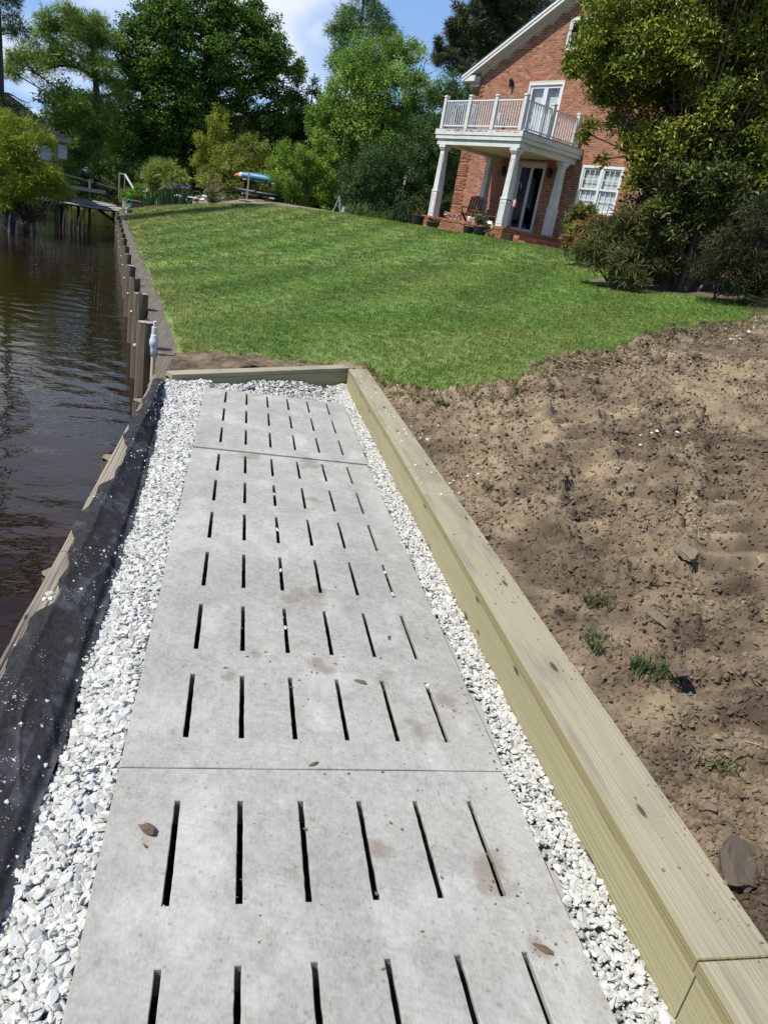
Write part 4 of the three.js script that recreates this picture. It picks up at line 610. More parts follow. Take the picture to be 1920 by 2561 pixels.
  t = thing('garden_hose', 'coiled pink garden hose lying at the porch edge', 'hose', toW(0.55, 2.336, -0.4), HTURN); const hp = []; for (let i = 0; i < 60; i++) { const a = i * 0.52, rr = 0.24 + 0.03 * Math.sin(i * 1.3); hp.push([Math.cos(a) * rr, 0.04 + 0.03 * (i % 9) / 3 + i * 0.0025, Math.sin(a) * rr]); } hp.push([0.4, 0.03, 0.1], [0.8, 0.02, 0.2]); part('coil', tube(hp, 0.014, 5), mat([0.4, 0.22, 0.2], 0.5), t);
  t = thing('watering_can', 'small white can standing at the porch edge', 'can', toW(2.05, 2.336, 0.0), HTURN); part('body', new THREE.LatheGeometry([[0, 0], [0.07, 0], [0.075, 0.16], [0.05, 0.2], [0, 0.2]].map(p => new THREE.Vector2(...p)), 12), M.white, t); part('handle', tube([[0.06, 0.16, 0], [0.13, 0.14, 0], [0.12, 0.06, 0], [0.07, 0.04, 0]], 0.01), M.white, t);
}

// ---------- leaves ----------
function leafSet(n, spread, L, W, seed, o = {}) { // one clump of n small folded leaves
  const r = rng(seed), p = [], { up = 0.5, flat = 1, needle = false, radial = 0 } = o;
  for (let i = 0; i < n; i++) {
    const a = V(r() * 2 - 1, (r() * 2 - 1) * flat, r() * 2 - 1).normalize().multiplyScalar(spread * Math.cbrt(r()) * (0.9)), dir = V(r() * 2 - 1, (r() * 2 - 1) * 0.7 + 0.15, r() * 2 - 1).normalize();
    if (radial) dir.lerp(a.clone().normalize(), radial).normalize();
    const nrm = V(r() * 2 - 1, up * 2 + r() * 2 - 1, r() * 2 - 1).normalize(), side = V(0, 0, 0).crossVectors(dir, nrm).normalize(), n2_ = V(0, 0, 0).crossVectors(side, dir), l = L * (0.7 + 0.6 * r()), w = W * (0.7 + 0.6 * r());
    const b = a.clone(), t = a.clone().addScaledVector(dir, l).addScaledVector(n2_, -l * 0.15), m = a.clone().addScaledVector(dir, l * 0.45), s1 = m.clone().addScaledVector(side, w / 2).addScaledVector(n2_, w * 0.18), s2 = m.clone().addScaledVector(side, -w / 2).addScaledVector(n2_, w * 0.18);
    if (needle) p.push(b, s1, t); else p.push(b, s1, t, b, t, s2);
  }
  const g = new THREE.BufferGeometry(); g.setAttribute('position', new THREE.BufferAttribute(new Float32Array(p.flatMap(v => [v.x, v.y, v.z])), 3)); g.computeVertexNormals(); return g;
}
const LEAF = leafMat({ transmission: 0.4 }), GLOSSY = leafMat({ roughness: 0.4, transmission: 0.3, specularIntensity: 0.4 }), NEEDLE = leafMat({ roughness: 0.7, transmission: 0.15 });
function crown(parent, blobs, o) { // leaf clumps gathered on sub-clumps over each blob
  const { set, size = 1, density = 10, tone, vary = 0.25, seed = 1, squash = 0.85, mt = LEAF, sub = 0.3, name = 'crown', fill = 0.35, lean = 0.5, gap = 0.0, skirt = 0 } = o, r = rng(seed), list = [];
  for (const [bx, by, bz, R] of blobs) {
    const n = Math.max(4, Math.round(density * R * R * 12.6)), per = o.per || 9, subs = Math.max(2, Math.round(n / per));
    for (let s = 0; s < subs; s++) {
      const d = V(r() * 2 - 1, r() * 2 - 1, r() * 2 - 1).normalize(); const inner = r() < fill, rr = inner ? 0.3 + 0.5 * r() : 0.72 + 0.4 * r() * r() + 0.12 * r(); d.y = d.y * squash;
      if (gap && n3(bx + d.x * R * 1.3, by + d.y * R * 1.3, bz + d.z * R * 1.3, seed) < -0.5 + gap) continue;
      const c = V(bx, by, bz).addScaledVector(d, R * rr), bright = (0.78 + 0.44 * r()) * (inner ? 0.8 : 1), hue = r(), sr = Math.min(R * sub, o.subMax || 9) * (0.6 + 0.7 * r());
      for (let k = 0; k < per; k++) { const q = V(r() * 2 - 1, (r() * 2 - 1) * 0.6, r() * 2 - 1); const h = q.length() > 1 ? 0.6 : 1; list.push([c.clone().addScaledVector(q, sr * h), d, bright * (1 + (r() - 0.5) * vary), hue]); }
    }
  }
  const sets = Array.isArray(set) ? set : [set];
  sets.forEach((geo, gi) => {
    const l = list.filter((_, i) => i % sets.length === gi); if (!l.length) return;
    const im = new THREE.InstancedMesh(geo, mt, l.length), m4 = new THREE.Matrix4(), q = new THREE.Quaternion(), q2 = new THREE.Quaternion(), Y = V(0, 1, 0);
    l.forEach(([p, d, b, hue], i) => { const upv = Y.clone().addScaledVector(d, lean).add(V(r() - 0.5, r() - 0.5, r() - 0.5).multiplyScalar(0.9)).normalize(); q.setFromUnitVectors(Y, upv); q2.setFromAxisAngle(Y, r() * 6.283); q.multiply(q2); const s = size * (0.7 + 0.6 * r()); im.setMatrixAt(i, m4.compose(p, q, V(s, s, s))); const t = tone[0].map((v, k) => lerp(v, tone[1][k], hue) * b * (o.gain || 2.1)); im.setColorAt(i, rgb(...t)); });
    im.name = nm(name); im.castShadow = im.receiveShadow = true; im.userData.kind = 'stuff'; parent.add(im);
  });
}
const BW = { // leaf clumps, in metres
  broad: [leafSet(10, 0.3, 0.17, 0.1, 3), leafSet(10, 0.3, 0.2, 0.09, 4)], small: [leafSet(12, 0.22, 0.1, 0.055, 5), leafSet(12, 0.24, 0.12, 0.055, 6)],
  feather: [leafSet(16, 0.26, 0.3, 0.028, 7, { needle: true, flat: 0.4, radial: 0.6 }), leafSet(16, 0.3, 0.34, 0.03, 8, { needle: true, flat: 0.3, radial: 0.5 })],
  pine: [leafSet(34, 0.06, 0.3, 0.022, 9, { needle: true, radial: 0.95, up: 0 })], glossy: [leafSet(9, 0.10, 0.075, 0.036, 10, { radial: 0.4 }), leafSet(9, 0.10, 0.085, 0.034, 11, { radial: 0.4 })],
  lance: [leafSet(12, 0.07, 0.19, 0.026, 12, { radial: 0.8 })], fine: [leafSet(24, 0.22, 0.34, 0.012, 13, { needle: true, radial: 0.3, up: 0.2 })], tiny: [leafSet(12, 0.1, 0.055, 0.03, 14)],
};
function limbs(parent, from, blobs, r0, m, seed, name = 'limb', k = 1) { // limbs from the trunk line into each blob
  const r = rng(seed), list = [];
  for (const [x, y, z, R] of blobs) {
    let best = from[0], bd = 1e9; for (const p of from) { const d = Math.hypot(p[0] - x, (p[1] - (y - 0.35 * Math.hypot(p[0] - x, p[2] - z))) * 1.4, p[2] - z); if (d < bd && p[1] < y + 0.3) { bd = d; best = p; } }
    const mid = [lerp(best[0], x, 0.5) + (r() - 0.5) * R * 0.4, lerp(best[1], y, 0.45) + 0.1 * R, lerp(best[2], z, 0.5) + (r() - 0.5) * R * 0.4];
    list.push(taper([best, mid, [x, y, z]], r0, r0 * 0.35, 5, 0.15, seed));
    for (let i = 0; i < 5 * k; i++) { const d = V(r() * 2 - 1, r() * 1.6 - 0.5, r() * 2 - 1).normalize(), a = 0.3 + 0.5 * r(), s = [lerp(mid[0], x, a), lerp(mid[1], y, a), lerp(mid[2], z, a)], e = [x + d.x * R * 0.95, y + d.y * R * 0.85, z + d.z * R * 0.95]; list.push(taper([s, [lerp(s[0], e[0], 0.5) + (r() - 0.5) * 0.2 * R, lerp(s[1], e[1], 0.5), lerp(s[2], e[2], 0.5)], e], r0 * 0.4, r0 * 0.09, 4, 0.1, i)); }
  }
  part(name, join(list), m, parent);
}
const world0 = (name, label, cat, grp) => thing(name, label, cat, [0, 0, 0], 0, grp);
function rel(o, base, blobs) { o.position.set(...base); return blobs.map(b => [b[0] - base[0], b[1] - base[1], b[2] - base[2], b[3]]); }
const line = (a, b, n = 8) => Array.from({ length: n + 1 }, (_, i) => [lerp(a[0], b[0], i / n), lerp(a[1], b[1], i / n), lerp(a[2], b[2], i / n)]);
function tree(name, label, base, trunkPts, r0, r1, blobs, o, grp) { // trunkPts in world; the thing stands at its base
  const t = world0(name, label, o.cat || 'tree', grp), B = rel(t, base, blobs), T = trunkPts.map(p => [p[0] - base[0], p[1] - base[1], p[2] - base[2]]);
  part('trunk', taper(T, r0, r1, 9, 0.12, o.seed), o.bark || M.bark, t);
  const c = new THREE.CatmullRomCurve3(T.map(p => V(...p))), pts = c.getPoints(14).map(p => [p.x, p.y, p.z]).slice(2);
  limbs(t, pts, B, o.limb || r0 * 0.4, o.bark || M.bark, o.seed + 5, 'limbs', o.twigs || 1); crown(t, B, o); return t;
}
const BLOBS = {
  cypress: [[-10.58,8.91,-48.87,1.13],[-10.05,8.63,-51.02,1.46],[-11.48,7.16,-48.66,1.22],[-12.29,6.38,-47.43,1.04],[-12.98,5.96,-47.25,0.64],[-8.89,9.01,-51.23,1.2],[-10.36,9.44,-48.91,0.8],[-11.58,8.92,-48.64,0.6],[-11.59,8.12,-48.64,0.7],[-8.98,9.29,-49.19,0.76],[-10.35,7.43,-48.92,1.02],[-10.33,5.27,-48.92,1.36],[-11.21,4.55,-48.73,0.68],[-9.06,7.04,-49.17,1.17],[-9.44,4.44,-50.12,1.79],[-9.96,2.61,-49.0,1.66],[-8.39,6.15,-51.32,1.38],[-10.79,3.53,-48.82,0.95],[-9.01,1.32,-50.2,1.4],[-10.55,1.64,-48.87,0.81]],
  oak: [[-4.48,11.78,-61.84,3.78],[-7.21,10.19,-61.58,2.78],[-1.53,11.38,-61.98,3.18],[1.25,10.3,-61.99,2.11],[-0.19,12.81,-62.0,2.06],[-4.33,14.18,-61.85,2.91],[-8.36,8.07,-61.43,1.81],[-5.77,6.97,-61.73,3.2],[-2.61,7.79,-63.95,2.82],[2.08,8.47,-61.97,1.59],[-7.43,4.83,-61.55,2.24],[-4.31,4.64,-61.85,2.69],[-8.81,10.4,-61.37,1.36],[-1.71,5.13,-64.98,2.42],[-8.13,12.14,-61.47,0.9],[-7.02,12.48,-61.6,1.77],[-1.75,13.77,-61.98,1.64],[-9.33,9.59,-61.29,0.78],[2.5,11.28,-61.95,0.82],[1.35,7.17,-64.99,2.19],[-6.5,8.46,-61.66,2.66]],
  cedar: [[4.03,10.15,-63.87,0.57],[4.22,8.74,-63.86,1.01],[4.44,7.0,-63.85,1.53],[3.64,5.86,-63.9,1.64],[3.93,10.94,-63.88,0.28]],
  feathercone: [[5.35,14.7,-49.71,0.58],[5.55,13.72,-49.69,0.91],[5.22,12.4,-49.73,1.19],[6.28,12.59,-49.6,1.08],[4.2,11.58,-49.82,0.65],[5.12,11.21,-49.74,1.31],[7.02,11.9,-49.51,0.93],[3.76,11.59,-49.86,0.33]],
  lightgreen: [[6.13,9.78,-44.58,1.79],[4.74,9.1,-44.75,1.29],[3.93,8.62,-44.83,0.65],[7.65,9.61,-44.34,1.3],[8.8,9.47,-44.13,0.95],[5.19,7.74,-44.7,2.02],[7.17,8.08,-44.43,2.02],[9.06,8.06,-44.08,1.22],[3.67,6.9,-44.85,0.91],[4.2,5.86,-44.8,1.18],[5.73,5.89,-44.63,1.8],[3.5,8.1,-44.86,0.4],[6.99,10.57,-44.45,0.74],[7.87,10.51,-44.31,0.54],[3.48,5.5,-44.87,0.67],[7.7,6.46,-44.34,1.54],[6.52,5.14,-45.53,1.59]],
  understory: [[5.32,3.37,-40.65,1.2],[6.61,4.25,-40.46,1.47],[8.15,4.95,-40.18,1.47],[8.6,6.31,-40.09,1.21],[7.95,3.38,-40.22,1.2],[6.59,2.92,-40.47,1.01],[9.26,4.04,-39.94,0.96],[5.21,2.46,-40.67,0.63],[8.63,2.93,-40.08,0.82],[9.24,5.35,-39.94,0.71]],
  magnolia: [[-2.05,5.97,-46.95,0.39],[-2.21,5.08,-46.95,0.73],[-2.46,4.08,-46.94,0.95],[-1.86,3.95,-46.96,0.9],[-2.54,2.98,-46.93,0.9],[-1.8,4.8,-46.97,0.52],[-2.82,3.3,-46.92,0.58]],
  broadshrub: [[-1.16,3.65,-45.48,1.08],[0.01,4.21,-45.5,0.98],[-1.97,2.79,-45.46,0.98],[-0.57,2.8,-45.5,1.17],[0.42,3.21,-45.5,1.17],[-0.86,4.63,-45.49,0.46],[1.13,3.82,-45.49,0.94],[-0.12,4.98,-45.5,0.31]],
  maple: [[1.86,4.29,-42.96,0.93],[2.74,4.11,-42.91,1.14],[3.75,3.94,-42.84,0.84],[1.6,3.34,-42.97,0.94],[2.76,2.97,-42.91,1.15],[3.88,3.05,-42.83,0.9],[0.98,3.35,-42.99,0.59],[2.28,2.19,-42.94,0.9],[3.72,2.32,-42.84,0.71],[1.38,2.83,-41.98,0.73],[4.04,4.56,-42.81,0.49]],
  feathery: [[-5.05,2.21,-49.74,0.92],[-5.62,1.9,-49.68,0.61],[-4.43,2.11,-49.8,0.62],[-5.08,2.61,-49.74,0.56]],
  pine: [[9.86,11.06,-45.95,0.62],[10.59,10.62,-45.79,0.83],[9.5,11.34,-46.03,0.31],[10.65,12.19,-45.78,0.87],[10.18,12.67,-45.88,0.56],[11.54,12.77,-45.56,1.02],[12.13,13.51,-45.41,0.91],[11.14,13.47,-45.66,0.91],[12.79,12.74,-45.23,0.81],[11.99,11.85,-45.45,0.87],[11.2,11.39,-45.65,0.72],[13.32,13.69,-45.07,1.01],[14.16,14.24,-44.81,1.0],[11.35,10.05,-45.61,0.73],[12.33,14.82,-45.35,1.5]],
  sidetree: [[8.97,8.18,-37.95,0.7],[8.54,7.63,-38.05,0.74],[9.48,7.78,-37.83,0.57],[7.86,7.8,-38.2,0.52],[9.24,7.35,-37.89,0.75]],
  myrtle: [[5.79,5.73,-14.38,0.51],[5.91,5.24,-14.33,0.48],[5.54,5.03,-14.48,0.27],[6.25,4.81,-14.18,0.49],[5.91,4.73,-14.33,0.22],[6.47,5.67,-14.08,0.65],[6.71,5.05,-13.97,0.66],[6.12,4.09,-14.24,0.29],[6.38,4.31,-14.13,0.37],[6.74,4.23,-13.96,0.44],[6.99,5.87,-13.83,0.64],[7.24,5.19,-13.7,0.73],[7.62,5.79,-13.5,0.71],[8.12,5.84,-13.2,0.63],[8.06,5.14,-13.24,0.72],[7.23,4.46,-13.71,0.58],[7.85,4.47,-13.36,0.66],[8.44,4.47,-13.0,0.57],[6.67,3.85,-13.99,0.14],[6.34,3.52,-14.14,0.08],[7.05,3.75,-13.8,0.29],[7.09,3.33,-13.79,0.26],[7.54,3.83,-13.54,0.42],[8.3,3.82,-13.09,0.54],[8.74,3.63,-12.8,0.41],[5.94,3.93,-14.31,0.14],[5.38,5.06,-14.54,0.1],[6.91,3.14,-13.88,0.12]],
  oleander: [[6.79,2.59,-13.6,0.31],[6.61,2.23,-13.69,0.35],[7.04,2.06,-13.47,0.4],[6.63,1.82,-13.68,0.23],[7.25,2.43,-13.36,0.38],[7.53,1.91,-13.21,0.38],[6.36,1.98,-13.81,0.19],[6.99,1.64,-13.5,0.18]],
  nandina: [[7.53,2.74,-17.45,0.24],[7.43,2.52,-17.49,0.15],[7.71,2.82,-17.37,0.22],[7.65,2.45,-17.39,0.22]],
  darkbush: [[7.77,2.14,-11.65,0.43],[8.04,2.49,-11.46,0.46],[8.29,1.96,-11.28,0.38],[8.04,1.83,-11.46,0.31],[8.04,2.92,-11.46,0.3]],
  canalbush: [[-8.64,2.31,-31.85,0.44],[-8.19,2.47,-31.97,0.38],[-7.66,2.58,-32.1,0.31],[-8.95,1.62,-31.76,0.69],[-8.35,1.74,-31.93,0.59],[-8.81,0.85,-31.8,0.77],[-8.13,1.14,-31.98,0.63],[-7.51,1.36,-32.13,0.49],[-8.21,0.68,-31.96,0.46],[-7.44,0.89,-32.15,0.46],[-9.0,2.54,-31.75,0.3],[-7.04,0.84,-32.24,0.29],[-9.12,0.23,-31.71,0.45]],
  edgetree: [[-9.68,6.93,-34.68,0.46],[-9.26,6.49,-34.79,0.39],[-9.66,6.21,-34.68,0.35],[-9.43,3.67,-34.74,0.33],[-9.05,3.59,-34.84,0.26],[-9.72,7.05,-34.66,0.52],[-9.13,6.22,-34.82,0.18],[-9.56,3.5,-34.71,0.26],[-8.52,3.17,-34.98,0.22]],
};
{
  const G = (a, b) => [a, b];
  // bald cypress leaning over the canal
  const back = (p, f = 1.17) => [p[0] * f, (p[1] - 1.737) * f + 1.737, p[2] * f, ...(p.length > 3 ? [p[3] * f] : [])];
  const cyp = [[-8.8, 1.2, -50.2], [-8.9, 3, -50], [-9.15, 6.7, -49.9], [-9.4, 8.4, -50.0], [-9.5, 9.3, -50.1]].map(p => back(p));
  let t = tree('cypress_tree', 'tall feathery bald cypress with wide level limbs behind the boathouse', cyp[0], cyp, 0.45, 0.08, BLOBS.cypress.map(p => back(p)), { set: BW.feather, size: 1.1, density: 10.5, tone: G([0.06, 0.105, 0.018], [0.145, 0.185, 0.03]), seed: 101, squash: 0.6, sub: 0.27, vary: 0.4, fill: 0.3, mt: LEAF, bark: M.bark, limb: 0.08, gap: 0.22 });
  part('limb', taper([[0, 6.3, 0.3], [-1.5, 6.75, 1.2], [-2.6, 6.45, 1.9], [-3.35, 6.0, 2.2]], 0.16, 0.04, 6), M.darkBark, t); part('limb', taper([[0, 4.2, 0.2], [-1.4, 3.7, 0.7], [-3.0, 2.8, 1.4]], 0.11, 0.03, 6), M.darkBark, t);
  // great dark broadleaf
  const oakB = [...BLOBS.oak, [-6.5, 2.4, -62, 2.2], [-3.5, 2.0, -63, 2.4], [-0.5, 2.5, -64, 2.6], [2.5, 3.2, -65, 2.6], [4.5, 4, -66, 2.6], [-9, 3, -61.5, 2.0]];
  tree('broadleaf_tree', 'huge dense dark green broadleaf tree rising behind the garden', [-4.1, 1.2, -61.9], [[-4.1, 1.2, -61.9], [-4.2, 5, -62], [-4.0, 9, -62], [-3.8, 12, -62]], 0.55, 0.15, oakB, { set: BW.broad, size: 1.15, density: 10, tone: G([0.034, 0.07, 0.010], [0.085, 0.135, 0.018]), seed: 111, sub: 0.26, subMax: 0.8, fill: 0.2, squash: 0.9, bark: M.darkBark, limb: 0.16, gap: 0.08 });
  tree('cedar_tree', 'small dark pointed cedar between the two big trees', [4.2, 1.2, -63.8], [[4.2, 1.2, -63.8], [4.1, 6, -63.8], [3.95, 11, -63.8]], 0.2, 0.03, [...BLOBS.cedar, [3.2, 8.0, -65, 1.3], [4.9, 7.4, -65, 1.2], [5.6, 5.8, -64.5, 1.5], [2.6, 6.4, -65, 1.5]], { set: BW.small, size: 1.4, density: 16, tone: G([0.02, 0.042, 0.014], [0.034, 0.06, 0.018]), seed: 121, bark: M.darkBark, limb: 0.05 });
  tree('cypress_tree', 'slender feathery cypress spire topping out above the pale green tree', [5.9, 1.7, -50.3], [[5.9, 1.7, -50.3], [5.7, 7, -50], [5.5, 11.5, -49.8], [5.35, 15.2, -49.7]], 0.3, 0.035, [...BLOBS.feathercone, [5.3, 10, -50, 1.3], [6.6, 10.3, -50, 1.2]], { set: BW.feather, size: 0.9, density: 13, tone: G([0.05, 0.095, 0.03], [0.09, 0.14, 0.04]), seed: 131, squash: 0.75, sub: 0.36, bark: M.bark, limb: 0.045, gap: 0.15 });
  const lg = [...BLOBS.lightgreen, [6.0, 6.9, -45.6, 1.7], [4.6, 7.3, -45.8, 1.2], [7.6, 7.4, -45.5, 1.5], [5.0, 8.9, -45.6, 1.0], [6.2, 5.4, -45.9, 1.5], [4.3, 6.0, -46.0, 1.1], [3.4, 6.4, -45.4, 0.8], [8.8, 8.2, -45.3, 1.0], [6.5, 4.0, -44.5, 1.3], [4.6, 4.3, -44.6, 1.0]];
  tree('birch_tree', 'pale green airy broadleaf tree between the dark tree and the house', [6.5, 1.8, -43.8], [[6.5, 1.8, -43.8], [6.4, 4.5, -44], [6.6, 7.5, -44.3], [6.8, 10.4, -44.4]], 0.2, 0.035, lg, { set: BW.small, size: 1.15, density: 15, gain: 2.5, tone: G([0.062, 0.11, 0.02], [0.135, 0.185, 0.034]), seed: 141, sub: 0.3, fill: 0.25, bark: M.paleBark, limb: 0.05, gap: 0.14 });
  // dark understory below, two bushes
  t = world0('laurel_bush', 'dark ivy-like bush beneath the pale green tree, filling the shade beside the porch', 'bush'); let B = rel(t, [7.4, 1.6, -40.3], BLOBS.understory); limbs(t, [[-0.6, 0, 0], [0, 0, 0.1], [0.7, 0, 0]], B, 0.05, M.darkBark, 3); crown(t, B, { set: BW.small, size: 1.1, density: 17, tone: G([0.026, 0.052, 0.016], [0.05, 0.086, 0.024]), seed: 151, fill: 0.3 });
  t = world0('hedge', 'low dark hedge in deep shade along the foot of the trees beside the porch', 'hedge'); B = rel(t, [7.5, 1.6, -38.6], [[4.9, 2.0, -39.5, 0.7], [5.9, 2.1, -39.2, 0.8], [6.8, 2.2, -38.8, 0.8], [7.7, 2.3, -38.2, 0.9], [8.4, 2.6, -38.3, 0.9], [9.1, 2.6, -38.5, 0.9], [9.8, 3, -38.6, 1.1], [10.4, 4.2, -39.6, 1.3]]); limbs(t, [[-2, 0, 0], [0, 0, 0], [2, 0, 0]], B, 0.04, M.darkBark, 4); crown(t, B, { set: BW.small, size: 1.0, density: 14, tone: G([0.018, 0.034, 0.012], [0.03, 0.055, 0.016]), seed: 152, fill: 0.3 });
  tree('holly_tree', 'yellow-green pointed holly at the garden end, topping the shrubs', [-2.3, 1.0, -46.9], [[-2.3, 1.0, -46.9], [-2.3, 3, -46.9], [-2.1, 6, -46.95]], 0.1, 0.02, BLOBS.magnolia, { set: BW.small, size: 0.95, density: 22, tone: G([0.1, 0.125, 0.016], [0.2, 0.21, 0.024]), seed: 161, bark: M.bark, limb: 0.03 });
  t = world0('broadleaf_shrub', 'wide yellow-green shrub growing behind the kayak rack', 'shrub'); B = rel(t, [-0.4, 1.2, -45.4], [...BLOBS.broadshrub, [-1.2, 1.9, -45.2, 0.8], [-0.2, 2.0, -45.3, 0.8]]); limbs(t, line([-0.6, 0, 0], [0.6, 0.3, 0], 4), B, 0.04, M.bark, 6); crown(t, B, { set: BW.small, size: 0.95, density: 18, tone: G([0.085, 0.11, 0.02], [0.19, 0.2, 0.034]), seed: 162, gap: 0.1 });
  t = world0('maple_shrub', 'bright green round maple shrub overhanging the end of the kayaks', 'shrub'); B = rel(t, [2.5, 1.55, -42.9], [...BLOBS.maple, [1.2, 2.85, -40.2, 0.4], [1.65, 2.7, -40.3, 0.47], [2.14, 2.65, -40.44, 0.56]]); limbs(t, line([-0.4, 0, 0], [0.5, 0.2, 0], 4), B, 0.045, M.darkBark, 7); crown(t, B, { set: BW.small, size: 0.9, density: 20, tone: G([0.055, 0.11, 0.014], [0.16, 0.215, 0.026]), seed: 163, gap: 0.1 });
  t = world0('feathery_bush', 'soft yellow-green feathery bush behind the iris bed', 'bush'); B = rel(t, [-5.05, 0.9, -49.7], [...BLOBS.feathery, [-5.05, 1.5, -49.6, 0.6]]); limbs(t, [[0, 0, 0], [0.1, 0.3, 0]], B, 0.02, M.paleBark, 8); crown(t, B, { set: BW.fine, size: 1, density: 26, tone: G([0.11, 0.145, 0.03], [0.17, 0.2, 0.05]), seed: 164, vary: 0.15, sub: 0.4 });
  tree('pine_tree', 'tall dark long-needled pine standing behind the brick gable', [12.7, 1.8, -45.4], [[12.7, 1.8, -45.4], [12.6, 7, -45.4], [12.1, 11.5, -45.5], [12.2, 15.5, -45.4]], 0.32, 0.08, [...BLOBS.pine, [11.2, 11.9, -46.2, 0.9], [12.6, 11.2, -46, 0.9], [13.6, 12.6, -46, 1.1]], { set: BW.pine, size: 1.05, density: 16, tone: G([0.028, 0.038, 0.016], [0.05, 0.06, 0.024]), seed: 171, mt: NEEDLE, sub: 0.34, fill: 0.3, squash: 0.8, bark: M.darkBark, limb: 0.07, gap: 0.15 });
  tree('ash_tree', 'mid green tree crown close beside the left eave of the house', [9.3, 1.8, -38.2], [[9.3, 1.8, -38.2], [9.2, 5, -38], [9.0, 8, -38]], 0.12, 0.03, [...BLOBS.sidetree, [9.2, 6.4, -38, 0.9], [9.5, 5.2, -38.3, 0.9]], { set: BW.small, size: 1.05, density: 17, tone: G([0.04, 0.078, 0.02], [0.075, 0.12, 0.03]), seed: 172, bark: M.darkBark, limb: 0.04 });
  // big bush over the canal bank
  t = world0('willow_bush', 'bright yellow-green bush overhanging the dark canal bank', 'bush'); B = rel(t, [-9.3, -0.3, -32.9], [...BLOBS.canalbush.filter(b => b[0] < -7.2 || b[1] < 1), [-8.76,2.99,-32.34,0.3],[-9.13,2.91,-32.23,0.3], [-8.3,3.0,-32.49,0.26], [-7.8,2.85,-32.6,0.2], [-9.3,3.1,-33.2,0.3], [-9.8, 1.2, -32.4, 0.8], [-9.6, 2.1, -32.6, 0.7]]); limbs(t, [[0, 0, 0], [0.2, 0.3, 0.2], [0.6, 0.6, 0.3]], B, 0.035, M.greyWood, 9); crown(t, B, { set: BW.feather, size: 0.62, density: 42, tone: G([0.09, 0.135, 0.012], [0.18, 0.2, 0.018]), seed: 181, sub: 0.4, squash: 0.6 });
  t = world0('bank_thicket', 'dark tangled thicket hanging under the bright bush at the waterline', 'thicket'); B = rel(t, [-8.8, -0.6, -33.6], [[-9.6, 0.1, -33.4, 0.8], [-8.6, 0.0, -33.6, 0.7], [-7.9, 0.3, -34.2, 0.6], [-10.8, 0.2, -33.2, 0.9], [-9.2, 0.5, -34.5, 0.9], [-8.1, 0.6, -35.2, 0.6]]); limbs(t, [[0, 0, 0], [-1, 0, 0], [0.7, 0, -0.4]], B, 0.03, M.darkBark, 10, 'limbs', 2); crown(t, B, { set: BW.small, size: 0.8, density: 18, tone: G([0.02, 0.028, 0.01], [0.035, 0.045, 0.014]), seed: 182 });
  t = tree('edge_tree', 'bare dark trunk with one dead limb at the very edge of the canal view', [-10.0, 0.1, -34.6], [[-10.0, 0.1, -34.6], [-9.9, 2.5, -34.6], [-9.86, 4.6, -34.6], [-9.95, 7.4, -34.7], [-10.4, 11, -35], [-11.5, 15, -35.6]], 0.2, 0.08, [...BLOBS.edgetree, [-15.4, 15.5, -35.4, 1.9], [-13.2, 15.7, -35.7, 1.8], [-11, 15.6, -36, 1.8], [-9.2, 15.4, -36.2, 1.2]], { set: BW.feather, size: 0.7, density: 16, tone: G([0.03, 0.055, 0.02], [0.05, 0.08, 0.028]), seed: 191, bark: M.darkBark, limb: 0.03 });
  part('dead_limb', taper([[0.1, 3.85, 0], [0.5, 3.92, 0.1], [0.9, 3.78, 0.15], [1.25, 3.72, 0.2]], 0.045, 0.012, 6), M.darkBark, t);
}
